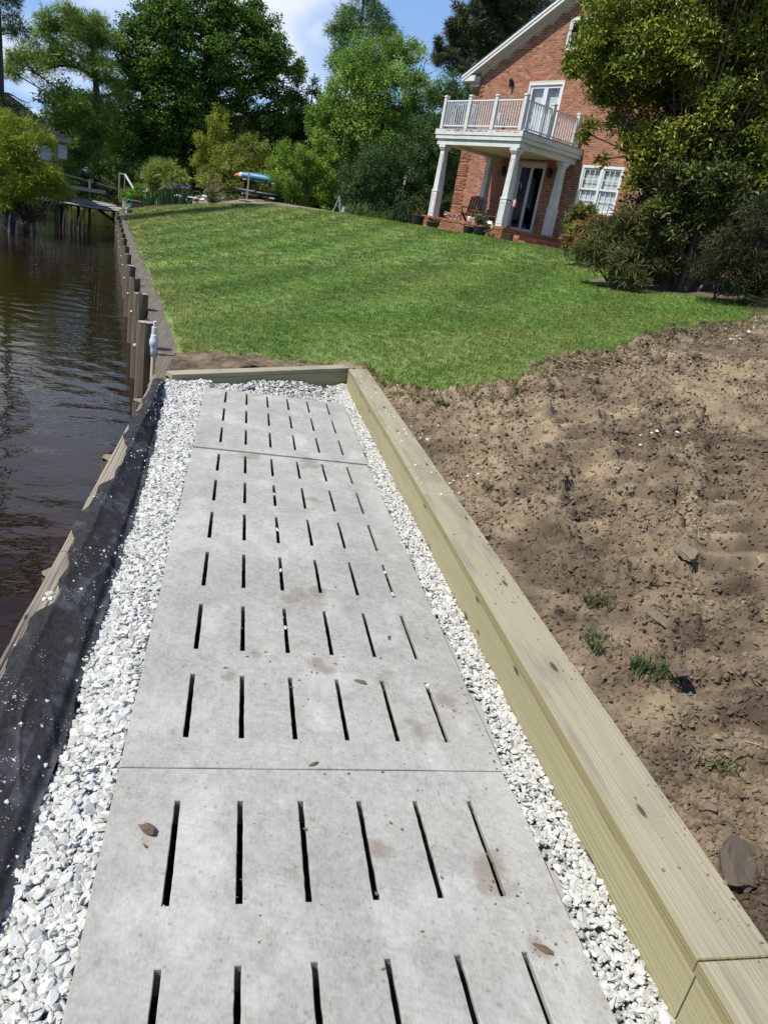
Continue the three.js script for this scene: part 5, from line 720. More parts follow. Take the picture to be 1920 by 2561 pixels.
{ // the great bush at the right: many stems from one foot
  const base = [8.15, 1.5, -13.2], t = world0('myrtle_tree', 'big glossy many-stemmed tree shading the right corner of the lawn', 'tree');
  const extra = []; const r = rng(211);
  for (const b of BLOBS.myrtle) { extra.push(b); if (b[3] > 0.4) { extra.push([b[0] + 0.35, b[1] + 0.1, b[2] - 0.9, b[3] * 0.95]); } }
  for (let i = 0; i < 9; i++) extra.push([7.3 + 1.9 * r(), 6.4 + 1.4 * r(), -14.2 + 1.4 * r(), 0.75]);
  const B = rel(t, base, extra), stems = [];
  const stem = (pts, r0, r1, m, nme) => { const P = pts.map(p => [p[0] - base[0], p[1] - base[1], p[2] - base[2]]); part(nme, taper(P, r0, r1, 8, 0.12, P[1][0] * 10), m, t); stems.push(...new THREE.CatmullRomCurve3(P.map(p => V(...p))).getPoints(8).map(p => [p.x, p.y, p.z])); };
  stem([[8.15, 1.35, -13.15], [8.28, 2.0, -13.15], [8.5, 2.75, -13.18], [8.72, 3.5, -13.2], [9.0, 4.6, -13.1]], 0.105, 0.05, M.paleBark, 'trunk');
  const sp = [[[7.95, 1.4, -13.3], [7.85, 2.6, -13.5], [7.6, 3.8, -13.6], [7.2, 5.2, -13.8]], [[8.0, 1.4, -13.3], [8.0, 2.6, -13.4], [7.95, 4, -13.5], [7.8, 6.2, -13.5]], [[8.05, 1.4, -13.1], [8.15, 2.8, -13.3], [8.25, 4.4, -13.4], [8.3, 7, -13.2]], [[7.9, 1.4, -13.4], [7.6, 2.4, -13.7], [7.1, 3.4, -14], [6.5, 4.6, -14.2]], [[7.9, 1.4, -13.3], [7.7, 2.8, -13.6], [7.45, 4.3, -13.9], [6.9, 6, -14.1]], [[8.2, 1.4, -13.3], [8.5, 3, -13.5], [8.6, 5, -13.3], [8.7, 7.2, -13.2]], [[8.3, 1.4, -13.0], [8.8, 2.6, -12.9], [9.2, 4, -12.9], [9.3, 6, -12.9]], [[8.0, 1.4, -13.2], [7.9, 3, -13.2], [8.1, 5, -13.0], [8.2, 7, -12.9]], [[7.9, 1.4, -13.4], [7.75, 2.6, -13.6], [7.4, 3.5, -13.85], [6.95, 3.95, -14.1]]];
  sp.forEach((p, i) => stem(p, 0.04 + 0.012 * (i % 3), 0.012, i % 2 ? M.bark : M.paleBark, 'stem'));
  const wands = []; for (let i = 0; i < 46; i++) { const a = 7.2 + 2.2 * r(), z = -13.9 + 1.4 * r(), y0 = 2.6 + 2 * r(), top_ = y0 + 2 + 2 * r(); wands.push(taper([[8.1 - base[0] + (a - 8.1) * 0.5, y0 - base[1], -13.3 - base[2]], [a - base[0], (y0 + top_) / 2 - base[1], z - base[2]], [a - base[0] + (r() - 0.5) * 0.4, top_ - base[1], z - base[2]]], 0.016, 0.006, 4)); } part('wands', join(wands), M.bark, t).userData.kind = 'stuff';
  limbs(t, stems, B, 0.02, M.bark, 212, 'limbs', 1.4);
  crown(t, B, { set: BW.glossy, size: 1.0, density: 90, tone: [[0.05, 0.078, 0.010], [0.15, 0.155, 0.018]], seed: 213, mt: GLOSSY, sub: 0.42, subMax: 0.3, fill: 0.3, per: 7, lean: 0.7, gap: 0.12, gain: 2.1 });
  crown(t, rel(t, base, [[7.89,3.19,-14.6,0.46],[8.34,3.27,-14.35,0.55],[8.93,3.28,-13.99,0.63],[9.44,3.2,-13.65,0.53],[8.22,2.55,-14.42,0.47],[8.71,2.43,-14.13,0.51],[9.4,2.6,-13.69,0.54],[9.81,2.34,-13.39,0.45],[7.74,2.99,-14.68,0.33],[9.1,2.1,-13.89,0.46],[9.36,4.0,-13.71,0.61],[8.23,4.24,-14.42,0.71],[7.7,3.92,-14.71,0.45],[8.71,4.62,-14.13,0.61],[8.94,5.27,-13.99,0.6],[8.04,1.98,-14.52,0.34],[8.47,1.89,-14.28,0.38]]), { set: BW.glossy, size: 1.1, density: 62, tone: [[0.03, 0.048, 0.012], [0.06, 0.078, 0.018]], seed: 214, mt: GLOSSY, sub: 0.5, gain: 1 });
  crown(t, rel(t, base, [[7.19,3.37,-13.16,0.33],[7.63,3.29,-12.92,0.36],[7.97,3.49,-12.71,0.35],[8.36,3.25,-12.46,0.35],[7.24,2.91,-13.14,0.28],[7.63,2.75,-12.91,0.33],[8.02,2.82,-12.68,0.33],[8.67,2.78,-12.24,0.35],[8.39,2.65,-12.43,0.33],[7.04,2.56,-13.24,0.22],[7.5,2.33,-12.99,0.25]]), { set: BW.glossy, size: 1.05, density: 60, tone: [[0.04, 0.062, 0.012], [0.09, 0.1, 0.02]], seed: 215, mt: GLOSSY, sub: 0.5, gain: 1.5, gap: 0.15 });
}
{ // shrubs at its foot
  let t = world0('oleander_shrub', 'grey-green narrow-leaved shrub at the lawn edge in front of the house corner', 'shrub'), B = rel(t, [6.95, 1.45, -13.7], [...BLOBS.oleander, [6.57, 2.46, -14.15, 0.23], [6.43, 1.88, -14.21, 0.22], [6.61, 1.85, -13.24, 0.29], [6.92, 1.71, -12.9, 0.25], [7.24, 2.83, -13.59, 0.26]]); limbs(t, [[-0.1, 0, 0], [0.1, 0, 0], [0.3, 0, 0.2]], B, 0.014, M.paleBark, 11, 'limbs', 3); crown(t, B, { set: BW.lance, size: 0.75, density: 58, tone: [[0.05, 0.065, 0.02], [0.11, 0.105, 0.04]], seed: 221, sub: 0.4, lean: 0.9, fill: 0.4 });
  t = world0('nandina_shrub', 'small reddish-green shrub under the white double window', 'shrub'); B = rel(t, [7.5, 1.75, -17.5], [...BLOBS.nandina, [7.46, 2.34, -17.05, 0.25], [7.55, 2.15, -16.55, 0.27], [7.25, 2.1, -16.9, 0.18], [7.54, 2.5, -16.5, 0.22]]); limbs(t, [[0, 0, 0], [0.1, 0, 0]], B, 0.012, M.paleBark, 12, 'limbs', 1.5); crown(t, B, { set: BW.tiny, size: 0.9, density: 150, tone: [[0.075, 0.105, 0.018], [0.15, 0.085, 0.03]], seed: 222, sub: 0.4 });
  t = world0('twiggy_shrub', 'dark twiggy shrub in deep shade beneath the big glossy tree', 'shrub'); B = rel(t, [8.2, 1.5, -11.9], [...BLOBS.darkbush, [8.6, 2.2, -11.6, 0.5], [8.8, 3.0, -11.4, 0.5], [8.5, 1.8, -11.0, 0.4]]); limbs(t, [[-0.2, 0, 0], [0.2, 0, 0.2], [0.5, 0, 0.4]], B, 0.014, M.bark, 13, 'limbs', 5); crown(t, B, { set: BW.lance, size: 0.6, density: 62, tone: [[0.02, 0.026, 0.012], [0.04, 0.046, 0.02]], seed: 223, sub: 0.5 });
  t = world0('undergrowth', 'shaded undergrowth behind the big glossy tree', 'undergrowth'); t.userData.kind = 'stuff'; B = [[9.5, 2.2, -15.5, 0.9], [8.6, 2.0, -15.3, 0.7], [10.5, 2.4, -15.2, 1.0], [9.6, 3.2, -14.4, 0.8], [10.2, 4.2, -14.2, 1.0], [11, 5.5, -14.5, 1.2], [10.4, 2.2, -12.8, 0.9], [9.7, 2.0, -11.6, 0.7]]; crown(t, B, { set: BW.small, size: 0.6, density: 26, tone: [[0.02, 0.03, 0.01], [0.04, 0.055, 0.015]], seed: 224, mt: GLOSSY });
}
{ // woods beyond, one mass
  const r = rng(301), B = []; for (let i = 0; i < 46; i++) { const x = -16 + i * 1.15, z = -72 - 6 * r(); B.push([x, 2.2 + 1.5 * r(), z, 2.6], [x + 0.5, 4.8 + 1.6 * r(), z - 1, 2.4]); if (x > -6) B.push([x, 7.2 + 1.2 * r(), z - 2, 2.0]); if (x > 6) B.push([x, 9.6 + 1.2 * r(), z - 2, 2.0]); }
  const g = new THREE.Group(); top(g, 'woods'); tag(g, 'dark woods closing the view behind garden and house', 'woods', null, 'stuff');
  crown(g, B, { set: BW.broad, size: 1.9, density: 3.2, tone: [[0.02, 0.04, 0.012], [0.035, 0.065, 0.018]], seed: 302, name: 'foliage', subMax: 1 });
  crown(g, [[-13.6, 1.2, -58, 1.6], [-12, 1.0, -57, 1.5], [-10.2, 1.1, -57, 1.4], [-8.4, 1.5, -57, 1.6], [-7, 1.8, -58, 1.6], [-15.5, 1.6, -58, 1.8], [-12.5, 0.4, -63, 1.2], [-10.8, 0.5, -64, 1.2], [-9.6, 0.4, -63.5, 1.1], [-14.5, 0.4, -63, 1.3]], { set: BW.small, size: 1.2, density: 11, tone: [[0.05, 0.08, 0.02], [0.1, 0.13, 0.03]], seed: 303, name: 'foliage' });
}

// ---------- grass ----------
{
  const blade = (n, spread, hgt, w, seed, bend = 0.5) => { const r = rng(seed), p = []; for (let i = 0; i < n; i++) { const a = r() * 6.283, d = spread * Math.sqrt(r()), b = V(Math.cos(a) * d, -0.004, Math.sin(a) * d), q = r() * 6.283, h = hgt * (0.55 + 0.6 * r()), ln = h * bend * (0.3 + r()), dir = V(Math.cos(q), 0, Math.sin(q)), sd = V(-dir.z, 0, dir.x).multiplyScalar(w * (0.6 + 0.7 * r()) / 2), m = b.clone().addScaledVector(dir, ln * 0.35).add(V(0, h * 0.62, 0)), t = b.clone().addScaledVector(dir, ln).add(V(0, h * 0.95, 0)); const b1 = b.clone().add(sd), b2 = b.clone().sub(sd), m1 = m.clone().addScaledVector(sd, 0.8), m2 = m.clone().addScaledVector(sd, -0.8); p.push(b1, b2, m1, b2, m2, m1, m1, m2, t); } const g = new THREE.BufferGeometry(); g.setAttribute('position', new THREE.BufferAttribute(new Float32Array(p.flatMap(v => [v.x, v.y, v.z])), 3)); g.computeVertexNormals(); return g; };
  const gm = leafMat({ roughness: 0.5, transmission: 0.3 });
  const r = rng(401), sets = [[], [], [], []], m4 = new THREE.Matrix4(), q = new THREE.Quaternion();
  const zone = (z0, z1, perM2, scale, kinds) => {
    const smax = 13.5, n = Math.round((z0 - z1) * smax * perM2);
    for (let i = 0; i < n; i++) {
      const z = lerp(z0, z1, r()), s = 0.05 + smax * r(), x = s + xb(z); const az = Math.atan2(x, -z); if (az < -0.3 || az > 0.75) continue;
      const b = bare(x, z); if (b > -0.02 - (r() < 0.8 ? 0.05 * r() : -0.12 * r()) || mulch(x, z) > 0.03 || garden(x, z) > 0.08) continue;
      if (x > 6.3 && z < -25.2 && z > -32 && ((x - 6.95) * 0.457 + (z + 29.5) * 0.889 > -0.6) && ((x - 6.95) * -0.889 + (z + 29.5) * 0.457 < 0.25)) continue;
      const t = lawnTone(x, z), v = 0.85 + 0.3 * r(), nearEdge = sstep(-0.6, -0.05, b);
      sets[kinds[Math.floor(r() * kinds.length)]].push([x, slope(x, z) + 0.012 * n2(x * 1.3, z * 1.3, 7) - 0.004, z, scale * (0.8 + 0.4 * r()) * (1 + 0.12 * Math.max(0, fbm(x * 1.2, z * 1.2, 2, 19))) * (1 - 0.15 * nearEdge), t.map((c, k) => c * v * (r() < 0.05 ? [1.8, 1.2, 1.4][k] : 1))]);
    }
  };
  zone(-6.3, -11, 950, 1.0, [0, 1]); zone(-11, -17, 520, 1.15, [0, 1]); zone(-17, -28, 130, 1.6, [1, 2]); zone(-28, -48, 60, 2.0, [2]);
  const geos = [blade(9, 0.05, 0.036, 0.0045, 1, 0.8), blade(10, 0.06, 0.033, 0.005, 2, 1.0), blade(14, 0.1, 0.026, 0.007, 3, 1.0)];
  const grass = new THREE.Group(); top(grass, 'grass'); tag(grass, 'mown green lawn grass between the bulkhead and the brick house', 'grass', null, 'stuff');
  geos.forEach((g, k) => { const l = sets[k]; const im = new THREE.InstancedMesh(g, gm, l.length); l.forEach((p, i) => { q.setFromAxisAngle(V(0, 1, 0), r() * 6.283); im.setMatrixAt(i, m4.compose(V(p[0], p[1], p[2]), q, V(p[3], p[3] * (0.85 + 0.4 * r()), p[3]))); im.setColorAt(i, rgb(...p[4])); }); im.name = nm('blades'); im.userData.kind = 'stuff'; im.castShadow = im.receiveShadow = true; grass.add(im); });
  console.log('grass', sets.map(s => s.length));
  // torn tufts out in the soil and along its edge
  const tf = blade(22, 0.05, 0.1, 0.006, 8, 0.9), spots = [[1.73, -2.67, 1, 'green grass tuft in the soil nearest the timber, uppermost of the row'], [1.61, -2.41, 0.9, 'small green grass tuft sprouting close to the timber cap'], [1.67, -2.18, 1.15, 'dark green grass tuft beside a pale slab of clay'], [1.74, -1.72, 1.3, 'pale flattened grass tuft low in the soil near the bottom edge'], [1.66, -4.18, 0.7, 'tiny grass tuft in the soil halfway along the timber'], [1.85, -6.2, 0.9, 'grass tuft in the soil just off the lawn corner'], [2.2, -6.15, 0.9, 'ragged grass tuft at the tip of the lawn edge']];
  for (const [x, z, s, label] of spots) { const t = thing('grass_tuft', label, 'grass tuft', [x, soilY(x, z) - 0.005, z]); const l = []; for (let i = 0; i < 7; i++) { const g = tf.clone(); g.rotateY(i * 2.3); g.scale(s * 0.75, s * (0.4 + 0.3 * r()), s * 0.75); g.translate((r() - 0.5) * 0.13 * s, 0, (r() - 0.5) * 0.13 * s); l.push(g); } const c = z > -2 ? [0.16, 0.17, 0.06] : [0.045, 0.075, 0.025]; part('blades', join(l), leafMat({ color: rgb(...c) }), t); }
  const st = [], N = 2600; const im = new THREE.InstancedMesh(blade(10, 0.04, 0.075, 0.004, 12, 1.0), gm, N); let k = 0; while (k < N) { const x = 1.45 + 8 * r(), z = lawnEdge(x) + -0.15 + 0.9 * r() ** 2.2; if (bare(x, z) > 0.7) continue; q.setFromAxisAngle(V(0, 1, 0), r() * 6.283); const s = 0.6 + 0.7 * r(); im.setMatrixAt(k, m4.compose(V(x, soilY(x, z) - 0.004, z), q, V(s, s * 0.7, s))); const d = r(); im.setColorAt(k, rgb(lerp(0.05, 0.2, d), lerp(0.09, 0.16, d), lerp(0.02, 0.07, d))); k++; }
  top(im, 'grass'); tag(im, 'torn grass straggling over the edge of the dug soil', 'torn grass', null, 'stuff');
  // straw lying on the soil by the lawn corner
  const str = [], r2 = rng(9); for (let i = 0; i < 160; i++) { const a = r2() * 6.28, x = 3.5 + (r2() - 0.5) * 0.9, z = -7.15 + (r2() - 0.5) * 0.55, y = soilY(x, z) + 0.012, L = 0.06 + 0.12 * r2(); str.push(rod([x, y, z], [x + Math.cos(a) * L, y + 0.02 * r2(), z + Math.sin(a) * L], 0.0025, 3)); }
  for (let i = 0; i < 90; i++) { const a = r2() * 6.28, x = 1.5 + r2() * 3, z = -1 - 5 * r2(), y = soilY(x, z) + 0.008, L = 0.03 + 0.07 * r2(); str.push(rod([x, y, z], [x + Math.cos(a) * L, y + 0.01 * r2(), z + Math.sin(a) * L], 0.0014, 3)); }
  const so = part('straw', join(str), mat([0.42, 0.34, 0.2], 0.9), scene); top(so, 'straw'); tag(so, 'dry straw scattered over the soil by the lawn corner', 'straw', null, 'stuff');
}
{ // clods over the soil
  const r = rng(501), cl = [3, 4, 5].map(s => rough(stone(s * 31, 0.75, 1), 0.12, 3.2, s)), lists = [[], [], []];
  for (let i = 0; i < 300000; i++) { const dist = Math.pow(r(), 1.5), z = lerp(-0.5, -9.5, dist), x = 1.44 + (0.5 + (-z) * 0.75) * r(); const b = bare(x, z); if (b < 0.02) continue; const kk = fbm(x * 1.7, z * 1.7, 2, 71); if (r() > 0.6 + 1.0 * kk) continue; lists[i % 3].push([x, z, 0.004 + 0.019 * Math.pow(r(), 2.4) * (1 + 0.8 * dist) + (r() < 0.012 ? 0.035 * r() : 0)]); }
  const g = new THREE.Group(); top(g, 'clods'); tag(g, 'crumbled clods of brown soil strewn over the dug ground', 'soil clods', null, 'stuff');
  const m4 = new THREE.Matrix4(), q = new THREE.Quaternion(), cm = new THREE.MeshPhysicalMaterial({ color: rgb(1, 1, 1), roughness: 0.98, specularIntensity: 0.15 });
  lists.forEach((l, k) => { const im = new THREE.InstancedMesh(cl[k], cm, l.length); l.forEach(([x, z, s], i) => { q.setFromEuler(new THREE.Euler(r() * 3, r() * 6.3, r() * 3)); im.setMatrixAt(i, m4.compose(V(x, soilY(x, z) - s * 0.1, z), q, V(s * 1.3, s, s))); const t = soilTone(x, z), v = 0.8 + 0.55 * r(); im.setColorAt(i, rgb(...t.map(c => c * v))); }); im.name = nm('crumbs'); im.userData.kind = 'stuff'; g.add(im); });
  // the big ones can be told apart
  const big = [[1.87, -2.45, 0.1, 0.05, 'flat pale slab of clay beside the dark grass tuft'], [1.98, -2.3, 0.13, 0.04, 'long tilted flake of clay right of the grass tufts'], [1.79, -2.12, 0.08, 0.06, 'round brown clod just below the pale clay slab'], [1.5, -1.28, 0.12, 0.08, 'largest dark clod leaning on the timber edge near the bottom corner'], [2.22, -2.85, 0.13, 0.09, 'cracked clod standing on the rim of the wheel rut'], [5.3, -8.2, 0.2, 0.14, 'large dark clod on the heap at the lawn edge'], [4.85, -7.95, 0.16, 0.1, 'clod at the foot of the heap by the lawn edge']];
  for (const [x, z, s, h, label] of big) { const t = part('clod', rough(rough(stone(Math.round(x * 100), 0.8, 4), 0.1, 3, 4), 0.035, 11, 5), mat(soilTone(x, z).map(v => v * 1.1), 0.95), scene, [x, soilY(x, z) + h * 0.2, z], [0.2, x * 9, 0.25]); t.scale.set(s * 1.2, h * 1.3, s * 0.8); top(t, 'clod'); tag(t, label, 'clod'); }
  { const n = 700, im = new THREE.InstancedMesh(cl[1], new THREE.MeshStandardMaterial({ color: rgb(0.15, 0.108, 0.075), roughness: 0.95 }), n); for (let i = 0; i < n; i++) { const z = -0.9 - 6.9 * r(), x = 1.437 - 0.2 * r() ** 2.5, s = 0.002 + 0.008 * r() ** 4; if (n2(z * 2.2, 3, 7) < -0.35 && r() < 0.8) { i--; continue; } q.setFromEuler(new THREE.Euler(r(), r() * 6, r())); im.setMatrixAt(i, m4.compose(V(x, 0.236 + s * 0.2, z), q, V(s * 1.3, s * 0.7, s))); } top(im, 'soil_crumbs'); tag(im, 'crumbs of soil spilled along the timber cap', 'soil crumbs', null, 'stuff'); }
  // dirt dropped on the walk
  const wm = mat([0.1, 0.07, 0.047], 0.95);
  const wb = [[-0.118, -1.662, 0.068, 0.028, 'elongated brown clod lying on the near concrete panel'], [-0.126, -1.612, 0.018, 0.012, 'small brown crumb beside the elongated clod on the near panel'], [0.62, -2.43, 0.05, 0.012, 'brown crumb on the middle panel between the right hand slots'], [0.80, -2.78, 0.03, 0.012, 'brown crumb at the far edge of the muddied slots'], [0.385, -1.95, 0.03, 0.01, 'crumb resting on the joint of the two near panels'], [0.955, -1.25, 0.055, 0.01, 'flattened muddy smear near the right slot of the near panel']];
  for (const [x, z, s, h, label] of wb) { const t = part('clod', rough(stone(Math.round(x * 991 + 2000), 0.8), 0.12, 3.4, 6), wm, scene, [x, h * 0.35, z], [0, x * 9 + 0.25, 0]); t.scale.set(s, h, s * 0.42); top(t, 'clod'); tag(t, label, 'clod'); }
  const nc = 260, im = new THREE.InstancedMesh(cl[0], wm, nc); for (let i = 0; i < nc; i++) { const c = stains[i % stains.length], k = i % 3 ? 1 : 4, x = clamp(c[0] + (r() - 0.5) * c[2] * 2.2 * k, -0.2, 1.05), z = clamp(c[1] + (r() - 0.5) * c[2] * 2.4 * k, -6.5, -0.8), s = 0.0025 + 0.008 * r() ** 3; q.setFromEuler(new THREE.Euler(0, r() * 6, 0)); im.setMatrixAt(i, m4.compose(V(x, s * 0.15, z), q, V(s * 1.5, s * 0.6, s))); }
  top(im, 'dirt_crumbs'); tag(im, 'specks of dried mud scattered over the concrete walk', 'mud crumbs', null, 'stuff');
}

// ---------- far end: footbridge, boathouse, garden ----------
{
  const t = thing('footbridge', 'narrow grey plank footbridge crossing the canal at the end of the lawn', 'footbridge'), A = [-7.05, 0.1, -46.9], B = [-12.3, 0.24, -39.2], L = Math.hypot(B[0] - A[0], B[2] - A[2]), n = 44, TILT = 0.19, yaw = Math.atan2(-(B[2] - A[2]), B[0] - A[0]);
  const g = rbox(0.19, 0.045, 1.5, 0, 0, 0, 0.004); g.rotateX(-TILT); for (let i = 0; i < n; i++) part('plank', g, M.greyWood, t, [lerp(A[0], B[0], (i + 0.5) / n), lerp(A[1], B[1], i / n) + 0.05 * n2(i * 0.4, 1, 2) * 0.4, lerp(A[2], B[2], (i + 0.5) / n)], [0, yaw, 0.01 * n2(i, 2, 2)]);
  const nx = -(B[2] - A[2]) / L, nz = (B[0] - A[0]) / L; for (const s of [-0.42, 0.42]) part('joist', bar([A[0] + nx * s, A[1] - 0.13, A[2] + nz * s], [B[0] + nx * s, B[1] - 0.13, B[2] + nz * s], 0.06, 0.2), M.darkWood, t);
  for (const f of [0.3, 0.75]) for (const s of [-0.4, 0.4]) part('post', rod([lerp(A[0], B[0], f) + nx * s, -2, lerp(A[2], B[2], f) + nz * s], [lerp(A[0], B[0], f) + nx * s, 0.05, lerp(A[2], B[2], f) + nz * s], 0.08), M.darkWood, t);
  part('brace', bar([A[0] + 0.1, -0.85, A[2] + 0.4], [lerp(A[0], B[0], 0.18), -0.1, lerp(A[2], B[2], 0.18) + 0.3], 0.12, 0.12), M.darkWood, t);
  // hand rail on the far side
  part('rail_post', rbox(0.09, 1.35, 0.09, -8.55, 0.75, -45.6), M.greyWood, t); part('rail', bar([-6.9, 1.0, -49.2], [-12.2, 1.75, -40.6], 0.05, 0.09), M.greyWood, t); part('rail_brace', bar([-8.45, 1.35, -45.7], [-7.1, 0.2, -47.6], 0.07, 0.09), M.darkWood, t);
}
{
  const t = thing('boathouse', 'open grey boathouse with low shingled roof on posts across the canal', 'boathouse', [-11.2, 0, -42.9], 0.62);
  const P = (x, z, h, m = M.greyWood, w = 0.13) => part('post', rbox(w, h + 1.3, w, x, (h - 1.3) / 2, z), m, t);
  for (const x of [-3.6, -1.6, 0.25, 1.75]) for (const z of [-0.2, -3.2]) P(x, z, 3.05 - Math.max(0, x - 0.4) * 0.05, x === -1.6 ? M.darkWood : M.greyWood, x === -1.6 ? 0.22 : 0.13);
  const rows = [], r = rng(71); for (let k = 0; k < 14; k++) { const f0 = k / 14, f1 = (k + 1.15) / 14, y = f => 3.02 + 1.6 * f, z = f => 0.35 - 2.1 * f; const w0 = 2.15 - 2.3 * f0; for (let i = 0; i < 15; i++) { const x0 = lerp(-4.4, w0, i / 15), x1 = lerp(-4.4, w0, (i + 1) / 15); const a = V(0, 0, 0); const gg = bar([(x0 + x1) / 2, y(f0) + 0.02, z(f0)], [(x0 + x1) / 2, y(f1), z(f1)], (x1 - x0) * 0.97, 0.02); gg.translate(0, r() * 0.012, 0); rows.push(gg); } }
  rows.forEach(g => part('shingle', g, M.roof, t));
  const hip = []; for (let k = 0; k < 12; k++) { const f0 = k / 12, f1 = (k + 1.15) / 12; const w = 2.0 * (1 - f0); hip.push(bar([2.2 - 2.25 * f0, 3.04 + 1.6 * f0, -1.75], [2.2 - 2.25 * f1, 3.02 + 1.6 * f1, -1.75], Math.max(0.1, 2 * w), 0.02)); } hip.forEach(g => part('shingle', g, M.roof, t));
  part('eave_board', join([box(6.7, 0.14, 0.04, -1.1, 2.98, 0.33), box(0.04, 0.14, 4.1, 2.22, 2.98, -1.75), box(6.5, 0.16, 0.1, -1.1, 2.9, -0.2)]), M.greyWood, t);
  part('deck', join(Array.from({ length: 24 }, (_, i) => rbox(0.25, 0.05, 4.2, -4.2 + i * 0.26, 1.0, -1.8))), M.greyWood, t); part('rim_board', box(6.3, 0.2, 0.05, -1.1, 0.88, 0.32), M.whiteOld, t);
  part('back_wall', join(Array.from({ length: 19 }, (_, i) => rbox(0.3, 2.0, 0.04, -4.2 + i * 0.31, 2.0, -3.4))), M.darkWood, t); part('rail', join([bar([-4, 1.85, 0.1], [0.25, 1.85, 0.1], 0.05, 0.08), bar([0.25, 1.9, -0.1], [1.75, 1.9, -0.1], 0.05, 0.08)]), M.darkWood, t);
  const mb = (l, w, h, label) => { const v = V(...l).applyAxisAngle(V(0, 1, 0), 0.62); const b = thing('utility_box', label, 'utility box', [v.x - 11.2, l[1], v.z - 42.9], 0.62, 'utility boxes on the boathouse'); part('housing', rbox(w, h, 0.18, 0, 0, 0.15, 0.02), mat([0.36, 0.37, 0.38], 0.6), b); part('lid', rbox(w * 0.9, h * 0.25, 0.02, 0, h * 0.3, 0.25), mat([0.3, 0.31, 0.32], 0.6), b); };
  mb([1.95, 2.45, -0.15], 0.42, 0.68, 'grey utility box at the outer corner post of the boathouse'); mb([1.1, 2.2, -0.15], 0.45, 0.6, 'pale utility box between the two corner posts of the boathouse');
  // walkway with a grill
  const w = thing('dock', 'dark plank dock running from the boathouse towards the bank', 'dock', [-9.0, 0, -44.6], 0.55); for (let i = 0; i < 12; i++) part('plank', rbox(0.19, 0.04, 0.9, -1.0 + i * 0.2, 0.98 - i * 0.01, 0), M.darkWood, w); part('rim_board', box(2.5, 0.18, 0.05, 0.1, 0.84, 0.45), M.greyWood, w); part('post', rbox(0.12, 2.6, 0.12, -0.9, -0.3, 0.3), M.darkWood, w);
  const gr = thing('kettle_grill', 'black covered grill standing on the dark dock by the boathouse', 'grill', [-8.6, 0.98, -44.9]); const sg = new THREE.SphereGeometry(0.33, 14, 8); sg.scale(1, 0.8, 1); sg.translate(0, 0.62, 0); part('bowl', sg, M.black, gr); for (let i = 0; i < 3; i++) part('leg', rod([0.3 * Math.cos(i * 2.1), 0, 0.3 * Math.sin(i * 2.1)], [0.16 * Math.cos(i * 2.1), 0.45, 0.16 * Math.sin(i * 2.1)], 0.015), M.black, gr); part('handle', rod([-0.08, 0.93, 0], [0.08, 0.93, 0], 0.02), M.greyWood, gr);
}
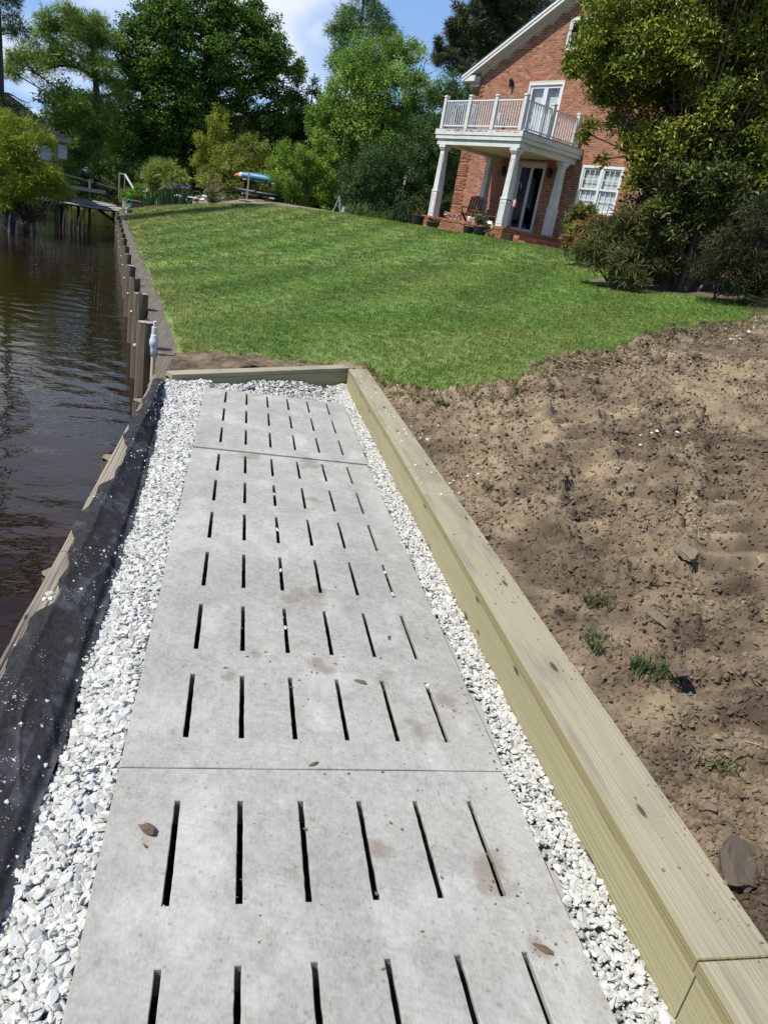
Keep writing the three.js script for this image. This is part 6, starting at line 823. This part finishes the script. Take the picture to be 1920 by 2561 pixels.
{ // kayak rack
  const gy = (x, z) => slope(x, z);
  const t = thing('kayak_rack', 'wooden rack of posts and arms holding two kayaks under the shrubs', 'rack'); part('post', rbox(0.08, 1.75, 0.08, -0.12, 2.15, -41.2), mat([0.36, 0.31, 0.24], 0.85), t); part('post', rbox(0.11, 1.6, 0.11, 0.98, 2.15, -41.15), M.darkWood, t); for (const [x, z] of [[-0.12, -41.95], [0.98, -41.15]]) for (const y of [2.72, 2.02]) part('arm', bar([x - 0.28, y, z - 0.4], [x + 0.28, y + 0.02, z + 0.4], 0.07, 0.07), M.greyWood, t); part('shelf_board', rbox(0.62, 0.14, 0.04, 0.08, 2.06, -41.62), mat([0.42, 0.36, 0.26], 0.8), t); part('foot', rbox(0.5, 0.3, 0.3, 1.02, 1.75, -41.1), M.darkWood, t);
  const hull = (L, W, H) => { // pointed hull, deck up
    const us = steps(-1, 1, 26), vs = steps(0, 1, 14); const g = grid(us, vs, (u, v) => { const a = v * 2 * Math.PI, w = u < 0 ? Math.pow(Math.max(0, 1 - Math.abs(u) ** 5), 0.6) * lerp(1, 0.82, -u) : Math.pow(Math.max(0, 1 - u ** 1.9), 0.85), y = Math.sin(a); return [u * L / 2, (y > 0 ? y * H * 0.35 : y * H * 0.65) * Math.max(0.06, w) + 0.10 * H * Math.abs(u) ** 3 * 2, Math.cos(a) * W / 2 * Math.max(0.03, w)]; }); return g; };
  const yaw = -Math.atan2(1.5, 2.24);
  let k = thing('kayak', 'upper kayak on the rack, blue-green hull with an orange end', 'kayak', [0.42, 2.86, -41.45], yaw + 0.15, 'kayaks on the rack');
  const G = hull(2.9, 0.5, 0.36); G.rotateX(Math.PI); const P = G.attributes.position, C = new Float32Array(P.count * 3); for (let i = 0; i < P.count; i++) { const x = P.getX(i), c = x < -1.02 ? [0.36, 0.09, 0.025] : x < -0.96 ? [0.5, 0.5, 0.5] : [0.01, lerp(0.13, 0.15, clamp(0.5 + x)), lerp(0.22, 0.13, clamp(0.3 + x))]; C.set(c, i * 3); } G.setAttribute('color', new THREE.BufferAttribute(C, 3)); part('hull', G, mat([1, 1, 1], 0.5, { vertexColors: true }), k); const co = new THREE.TorusGeometry(0.3, 0.02, 6, 20); co.rotateX(Math.PI / 2); co.scale(1.3, 1, 0.7); co.translate(0, -0.17, 0); part('cockpit_rim', co, M.black, k);
  k = thing('kayak', 'lower kayak on the rack, slim and dark', 'kayak', [0.3, 2.2, -41.5], yaw + 0.12, 'kayaks on the rack'); part('hull', hull(2.6, 0.42, 0.2), mat([0.02, 0.025, 0.05], 0.35), k); part('cockpit_rim', (() => { const c = new THREE.TorusGeometry(0.24, 0.015, 6, 18); c.rotateX(Math.PI / 2); c.scale(1.4, 1, 0.6); c.translate(0, 0.06, 0); return c; })(), M.black, k);
  const lg = part('log', taper([[-0.4, 0, 0], [0.1, 0.02, 0.05], [0.75, 0, 0.1]], 0.055, 0.05, 7), M.greyWood, scene, [-0.1, gy(0, -41.2) + 0.03, -41.2]); top(lg, 'log'); tag(lg, 'pale log lying on the ground at the foot of the kayak rack', 'log');
}
function ground0(x, z) { return slope(x, z); }
{ // garden at the end of the lawn
  const y = ground0;
  let t = thing('white_post', 'short pale square post at the end of the bulkhead beside the bridge', 'post', [-7.0, 0.05, -47.45]); part('post', rbox(0.2, 0.6, 0.2, 0, 0.3, 0), mat([0.5, 0.46, 0.36], 0.7), t); part('cap', rbox(0.27, 0.05, 0.27, 0, 0.62, 0), M.greyWood, t);
  t = thing('planter_box', 'dark timber planter box behind the pale square post', 'planter', [-6.2, 0.15, -47.7]); part('side_board', join([rbox(1.0, 0.42, 0.06, 0, 0.25, 0.3), rbox(1.0, 0.42, 0.06, 0, 0.25, -0.3), rbox(0.06, 0.42, 0.54, 0.47, 0.25, 0), rbox(0.06, 0.42, 0.54, -0.47, 0.25, 0)]), M.darkWood, t); part('rim', join([rbox(1.1, 0.05, 0.1, 0, 0.48, 0.3), rbox(1.1, 0.05, 0.1, 0, 0.48, -0.3)]), M.greyWood, t); part('soil', box(0.9, 0.04, 0.5, 0, 0.43, 0), mat([0.05, 0.035, 0.025], 1), t);
  for (const [a, b, label] of [[[-5.75, 0.36, -46.9], [-4.55, 0.62, -45.8], 'dark landscape timber edging the iris bed, the one by the planter box'], [[-4.5, 0.64, -45.75], [-3.3, 0.86, -44.7], 'dark landscape timber edging the iris bed, the one nearer the iron bench'], [[-3.25, 0.86, -44.6], [-2.7, 0.95, -44.1], 'short pale board end lying at the corner of the iris bed']]) { const o = part('landscape_timber', bar(a, b, 0.18, 0.24), label.startsWith('short') ? M.greyWood : M.darkWood, scene); top(o, 'landscape_timber'); tag(o, label, 'landscape timber'); }
  const sword = (n, spread, h, w, seed) => { const r = rng(seed), p = []; for (let i = 0; i < n; i++) { const a = r() * 6.28, d = spread * Math.sqrt(r()), bx = Math.cos(a) * d, bz = Math.sin(a) * d, q = a + (r() - 0.5), H = h * (0.6 + 0.5 * r()), l = H * (0.15 + 0.35 * r()), c = r() * 6.28, sx = Math.cos(c) * w / 2, sz = Math.sin(c) * w / 2, mx = bx + Math.cos(q) * l * 0.4, mz = bz + Math.sin(q) * l * 0.4, tx = bx + Math.cos(q) * l, tz = bz + Math.sin(q) * l; p.push(bx - sx, 0, bz - sz, bx + sx, 0, bz + sz, mx + sx, H * 0.6, mz + sz, bx - sx, 0, bz - sz, mx + sx, H * 0.6, mz + sz, mx - sx, H * 0.6, mz - sz, mx - sx, H * 0.6, mz - sz, mx + sx, H * 0.6, mz + sz, tx, H, tz); } const g = new THREE.BufferGeometry(); g.setAttribute('position', new THREE.BufferAttribute(new Float32Array(p), 3)); g.computeVertexNormals(); return g; };
  const irisM = leafMat({ color: rgb(0.06, 0.115, 0.055) }), petal = leafMat({ color: rgb(0.2, 0.17, 0.36), transmission: 0.2 }), rr = rng(77);
  [[-5.75, -47.3, 'iris clump nearest the planter box'], [-5.3, -47.0, 'second iris clump from the planter box'], [-4.75, -46.6, 'iris clump most full of purple flowers, third in the row'], [-4.3, -46.2, 'fourth iris clump from the planter box'], [-3.85, -45.8, 'fifth iris clump from the planter box'], [-3.45, -45.4, 'iris clump closest to the little iron bench']].forEach(([x, z, label], i) => { const c = thing('iris', label + ', behind the timber edging', 'iris', [x, y(x, z), z], i, 'irises along the bed'); part('leaves', sword(46, 0.33, i ? 0.85 : 0.6, 0.055, 20 + i), irisM, c); if (i > 1) for (let k = 0; k < 4; k++) { const a = rr() * 6.28, d = 0.3 * rr(), h = 0.85 + 0.25 * rr(); const f = leafSet(9, 0.05, 0.1, 0.07, 90 + i * 5 + k); f.translate(Math.cos(a) * d, h, Math.sin(a) * d); part('flower', f, petal, c); } });
  t = thing('leafy_plant', 'bright green leafy plant growing over the planter box', 'plant', [-6.6, 0.5, -47.9]); crown(t, [[0, 0.4, 0, 0.45], [0.5, 0.35, 0, 0.38], [-0.45, 0.3, 0.1, 0.35], [0.1, 0.75, -0.1, 0.3]], { set: BW.small, size: 0.75, density: 50, tone: [[0.06, 0.13, 0.012], [0.11, 0.19, 0.02]], seed: 401 });
  part('stalks', join(Array.from({ length: 12 }, (_, i) => rod([(i - 6) * 0.06, 0, 0.1 * Math.sin(i * 3)], [(i - 6) * 0.09, 0.6, 0.2 * Math.sin(i * 5)], 0.008, 4))), M.bark, t);
  // deck rail and reclining chair
  t = thing('hand_rail', 'white sloping metal hand rail at the garden steps', 'hand rail', [0, 0, 0]); const W = M.white; part('rail', bar([-7.95, 1.95, -51.4], [-7.6, 1.95, -51.4], 0.06, 0.06), W, t); part('rail', bar([-7.6, 1.95, -51.4], [-6.95, 1.2, -50.7], 0.07, 0.09), W, t); part('post', rod([-7.92, 0.6, -51.4], [-7.92, 1.95, -51.4], 0.035), mat([0.4, 0.27, 0.18], 0.6), t); part('post', rod([-7.6, 0.7, -51.4], [-7.6, 1.95, -51.4], 0.03), M.greyWood, t);
  t = thing('lounge_chair', 'white reclining garden chair between hand rail and feathery bush', 'chair', [-6.6, 0.75, -51.6], 0.35); const fr = M.white; part('seat', join([0, 1, 2, 3, 4].map(i => rbox(0.1, 0.03, 0.5, -0.3 + i * 0.12, 0.42 + i * -0.005, 0))), fr, t); part('backrest', join([0, 1, 2, 3, 4, 5, 6].map(i => rbox(0.025, 0.1, 0.5, 0.28 + i * 0.055, 0.46 + i * 0.105, 0))), fr, t); part('leg_rest', rbox(0.5, 0.04, 0.48, -0.62, 0.36, 0), fr, t); for (const s of [-1, 1]) { part('armrest', bar([-0.32, 0.66, s * 0.28], [0.4, 0.7, s * 0.28], 0.05, 0.03), fr, t); part('leg', join([rod([-0.3, 0, s * 0.27], [-0.25, 0.65, s * 0.27], 0.02), rod([0.35, 0, s * 0.27], [0.2, 0.5, s * 0.27], 0.02)]), fr, t); }
  t = thing('plank', 'grey plank leaning behind the feathery bush', 'plank', [0, 0, 0]); part('board', bar([-7.2, 2.0, -55.5], [-5.2, 2.55, -55.2], 0.06, 0.22), M.greyWood, t);
  // pale stones heaped behind the irises
  const rs = rng(88), stm = mat([0.5, 0.47, 0.43], 0.9, { bumpMap: fineBump, bumpScale: 0.01 }); [[-3.9, -48.3, 0.75, 'big flat pale boulder behind the iris bed'], [-3.1, -47.9, 0.45, 'pale boulder right behind the iron bench'], [-2.7, -47.6, 0.35, 'smallest pale boulder by the twiggy garden plant'], [-4.7, -48.0, 0.4, 'pale boulder half hidden by purple iris flowers'], [-3.5, -47.2, 0.5, 'low pale boulder between irises and bench'], [-6.0, -48.6, 0.35, 'pale boulder beside the white reclining chair'], [-2.3, -48.6, 0.5, 'pale slab furthest back by the yellow-green holly']].forEach(([x, z, s, label], i) => { const o = part('boulder', rough(stone(600 + i, 0.5), 0.05, 2.5, i), stm, scene, [x, y(x, z) + s * 0.22, z], [0, i, 0]); o.scale.set(s * 1.3, s, s); top(o, 'boulder'); tag(o, label, 'boulder'); });
  t = thing('garden_bench', 'little dark iron bench with white seat at the end of the iris bed', 'bench', [-3.0, y(-3.0, -44.9), -44.9], -0.6); part('seat', rbox(0.62, 0.05, 0.3, 0, 0.33, 0), mat([0.6, 0.6, 0.58], 0.7), t); for (const s of [-1, 1]) part('leg', join([tube([[s * 0.22, 0, -0.12], [s * 0.27, 0.15, 0], [s * 0.2, 0.3, 0.1]], 0.025), tube([[s * 0.22, 0, 0.12], [s * 0.27, 0.15, 0], [s * 0.2, 0.3, -0.1]], 0.025)]), M.black, t); part('backrest', tube([[-0.3, 0.33, -0.13], [-0.28, 0.62, -0.2], [0, 0.68, -0.2], [0.28, 0.62, -0.2], [0.3, 0.33, -0.13]], 0.022), M.black, t);
  t = thing('rose_bush', 'half bare twiggy plant with arching stems in the gravel bed before the shrubs', 'plant', [-2.0, y(-2, -44), -44.0]); const tw = [], r3 = rng(66); for (let i = 0; i < 46; i++) { const a = r3() * 6.28, L = 0.7 + 0.7 * r3(), o = 0.3 + 0.7 * r3(); tw.push(taper([[0, 0, 0], [Math.cos(a) * o * 0.35, L * 0.65, Math.sin(a) * o * 0.35], [Math.cos(a) * o, L, Math.sin(a) * o]], 0.014, 0.004, 4)); } part('stems', join(tw), mat([0.2, 0.165, 0.12], 0.9), t); crown(t, [[0, 0.35, 0, 0.4], [0.1, 0.2, 0.2, 0.35], [-0.2, 0.65, 0, 0.3]], { set: BW.tiny, size: 1.2, density: 45, tone: [[0.08, 0.1, 0.03], [0.13, 0.14, 0.04]], seed: 402 }); part('pot', new THREE.CylinderGeometry(0.16, 0.12, 0.24, 14), M.pot, t, [0, 0.1, 0.28]);
  // green cup and bottle on the bulkhead
  t = thing('net_holder', 'bright green landing net hoop standing on the bulkhead', 'net', [-6.05, 0.08, -42.6]); part('hoop', (() => { const g = new THREE.TorusGeometry(0.14, 0.022, 6, 18); g.scale(0.8, 1.3, 1); g.translate(0, 0.5, 0); return g; })(), mat([0.01, 0.34, 0.16], 0.5), t); part('handle', rod([0, 0, 0], [0, 0.34, 0], 0.03), mat([0.01, 0.28, 0.14], 0.5), t);
  t = thing('bucket', 'small dark blue bucket with white cloth on the bulkhead edge', 'bucket', [-5.85, 0.06, -41.4]); part('body', new THREE.LatheGeometry([[0, 0], [0.11, 0], [0.14, 0.26], [0.125, 0.26], [0.1, 0.03]].map(p => new THREE.Vector2(...p)), 14), mat([0.03, 0.05, 0.12], 0.5), t); part('cloth', rough(new THREE.BoxGeometry(0.07, 0.3, 0.12, 2, 4, 2).translate(-0.16, 0.13, 0.0), 0.03, 9), mat([0.5, 0.55, 0.55], 0.9), t);
  // bits in the shade under the pale tree
  t = thing('wire_trellis', 'small white wire garden frame under the pale green tree', 'trellis', [4.2, y(4.2, -37.8), -37.8], 0.4); part('frame', join([rod([-0.25, 0, 0], [0, 0.75, 0], 0.018), rod([0.25, 0, 0], [0, 0.75, 0], 0.018), rod([0, 0, 0.25], [0, 0.75, 0], 0.018), rod([-0.15, 0.3, 0], [0.6, 0.34, 0], 0.02), rod([0.6, 0, 0], [0.6, 0.34, 0], 0.018)]), mat([0.3, 0.3, 0.3], 0.6), t); part('tub', rbox(0.4, 0.25, 0.3, 0.4, 0.16, 0.1, 0.03), mat([0.4, 0.4, 0.38], 0.7), t);
  t = thing('bird_feeder', 'red topped white bird feeder on a pole before the dark bushes', 'bird feeder', [6.6, 1.85, -34.5]); part('pole', rod([0, 0, 0], [0, 1.85, 0], 0.018), M.darkWood, t); part('tube', rod([0, 1.65, 0.06], [0, 1.9, 0.06], 0.04, 10), mat([0.3, 0.3, 0.3], 0.4), t); part('lid', (() => { const g = new THREE.ConeGeometry(0.1, 0.08, 12); g.translate(0, 1.96, 0.06); return g; })(), mat([0.25, 0.02, 0.03], 0.6), t);
  // low plants along the foot of the trees
  [[4.6, -37.2, 0.3, 'low green plant nearest the garden frame'], [5.2, -36.4, 0.35, 'low green plant between garden frame and porch, middle of three'], [5.9, -34.8, 0.3, 'low green plant nearest the porch in the dark border']].forEach(([x, z, s, label], i) => { const p = thing('border_plant', label, 'plant', [x, y(x, z), z]); crown(p, [[0, s * 0.6, 0, s], [s, s * 0.5, 0, s * 0.8]], { set: BW.small, size: 0.7, density: 40, tone: [[0.04, 0.075, 0.015], [0.08, 0.12, 0.025]], seed: 411 + i, name: 'leaves' }); });
}
{ // plant pots by the porch
  const pot = (l, r0, h, label, plant) => { const w = toW(...l), t = thing('plant_pot', label, 'plant pot', [w[0], 1.86, w[2]], 0, 'pots in front of the porch'); part('pot', new THREE.LatheGeometry([[0, 0], [r0 * 0.78, 0], [r0 * 0.97, h * 0.92], [r0 * 1.06, h * 0.92], [r0 * 1.06, h], [r0 * 0.92, h], [r0 * 0.9, h * 0.85], [0, h * 0.85]].map(p => new THREE.Vector2(...p)), 20), M.pot, t); part('soil', new THREE.CylinderGeometry(r0 * 0.88, r0 * 0.88, 0.02, 14), mat([0.05, 0.035, 0.025], 1), t, [0, h * 0.87, 0]); if (plant) plant(t, h); return t; };
  const spiky = (t, h) => { const r = rng(44), l = []; for (let i = 0; i < 60; i++) { const a = r() * 6.28, e = 0.3 + 1.1 * r(), L = 0.38 + 0.15 * r(), d = V(Math.cos(a) * Math.cos(e), Math.sin(e), Math.sin(a) * Math.cos(e)), s = V(-Math.sin(a), 0, Math.cos(a)).multiplyScalar(0.014), b = V(0, h * 0.9, 0), m = b.clone().addScaledVector(d, L * 0.6), e2 = b.clone().addScaledVector(d, L).add(V(0, -0.04, 0)); for (const v of [b.clone().sub(s), b.clone().add(s), m.clone().add(s), b.clone().sub(s), m.clone().add(s), m.clone().sub(s), m.clone().sub(s), m.clone().add(s), e2]) l.push(v.x, v.y, v.z); } const g = new THREE.BufferGeometry(); g.setAttribute('position', new THREE.BufferAttribute(new Float32Array(l), 3)); g.computeVertexNormals(); part('leaves', g, leafMat({ color: rgb(0.16, 0.165, 0.03) }), t); };
  pot([0.3, 0, 0.95], 0.24, 0.42, 'black pot holding a spiky yucca beside the front left column', spiky);
  pot([1.0, 0, 0.8], 0.24, 0.27, 'wide low black pot next to the yucca pot', (t, h) => crown(t, [[0.1, h + 0.02, 0, 0.18], [-0.12, h + 0.04, 0, 0.14]], { set: BW.tiny, size: 0.9, density: 60, tone: [[0.07, 0.07, 0.03], [0.12, 0.1, 0.05]], seed: 421, name: 'leaves' }));
  pot([2.95, 0, 0.78], 0.2, 0.32, 'empty black pot left of the white flowers near the steps');
  pot([3.45, 0, 0.72], 0.24, 0.38, 'black pot of white flowers at the foot of the front right column', (t, h) => { crown(t, [[0, h + 0.16, 0, 0.26], [0.3, h - 0.02, 0.1, 0.2], [-0.15, h + 0.28, 0, 0.16]], { set: BW.tiny, size: 1.0, density: 70, tone: [[0.06, 0.075, 0.025], [0.12, 0.115, 0.05]], seed: 422, name: 'leaves' }); crown(t, [[0.18, h + 0.12, 0.1, 0.2]], { set: BW.tiny, size: 0.8, density: 26, tone: [[0.6, 0.58, 0.5], [0.7, 0.7, 0.66]], seed: 423, name: 'flowers' }); });
}

const renderer = new THREE.WebGLRenderer({ antialias: true });
renderer.setSize(767, 1024);
renderer.toneMapping = THREE.LinearToneMapping;
renderer.toneMappingExposure = EXPOSURE;
renderer.shadowMap.enabled = true; renderer.shadowMap.type = THREE.PCFSoftShadowMap;
renderer.render(scene, camera);
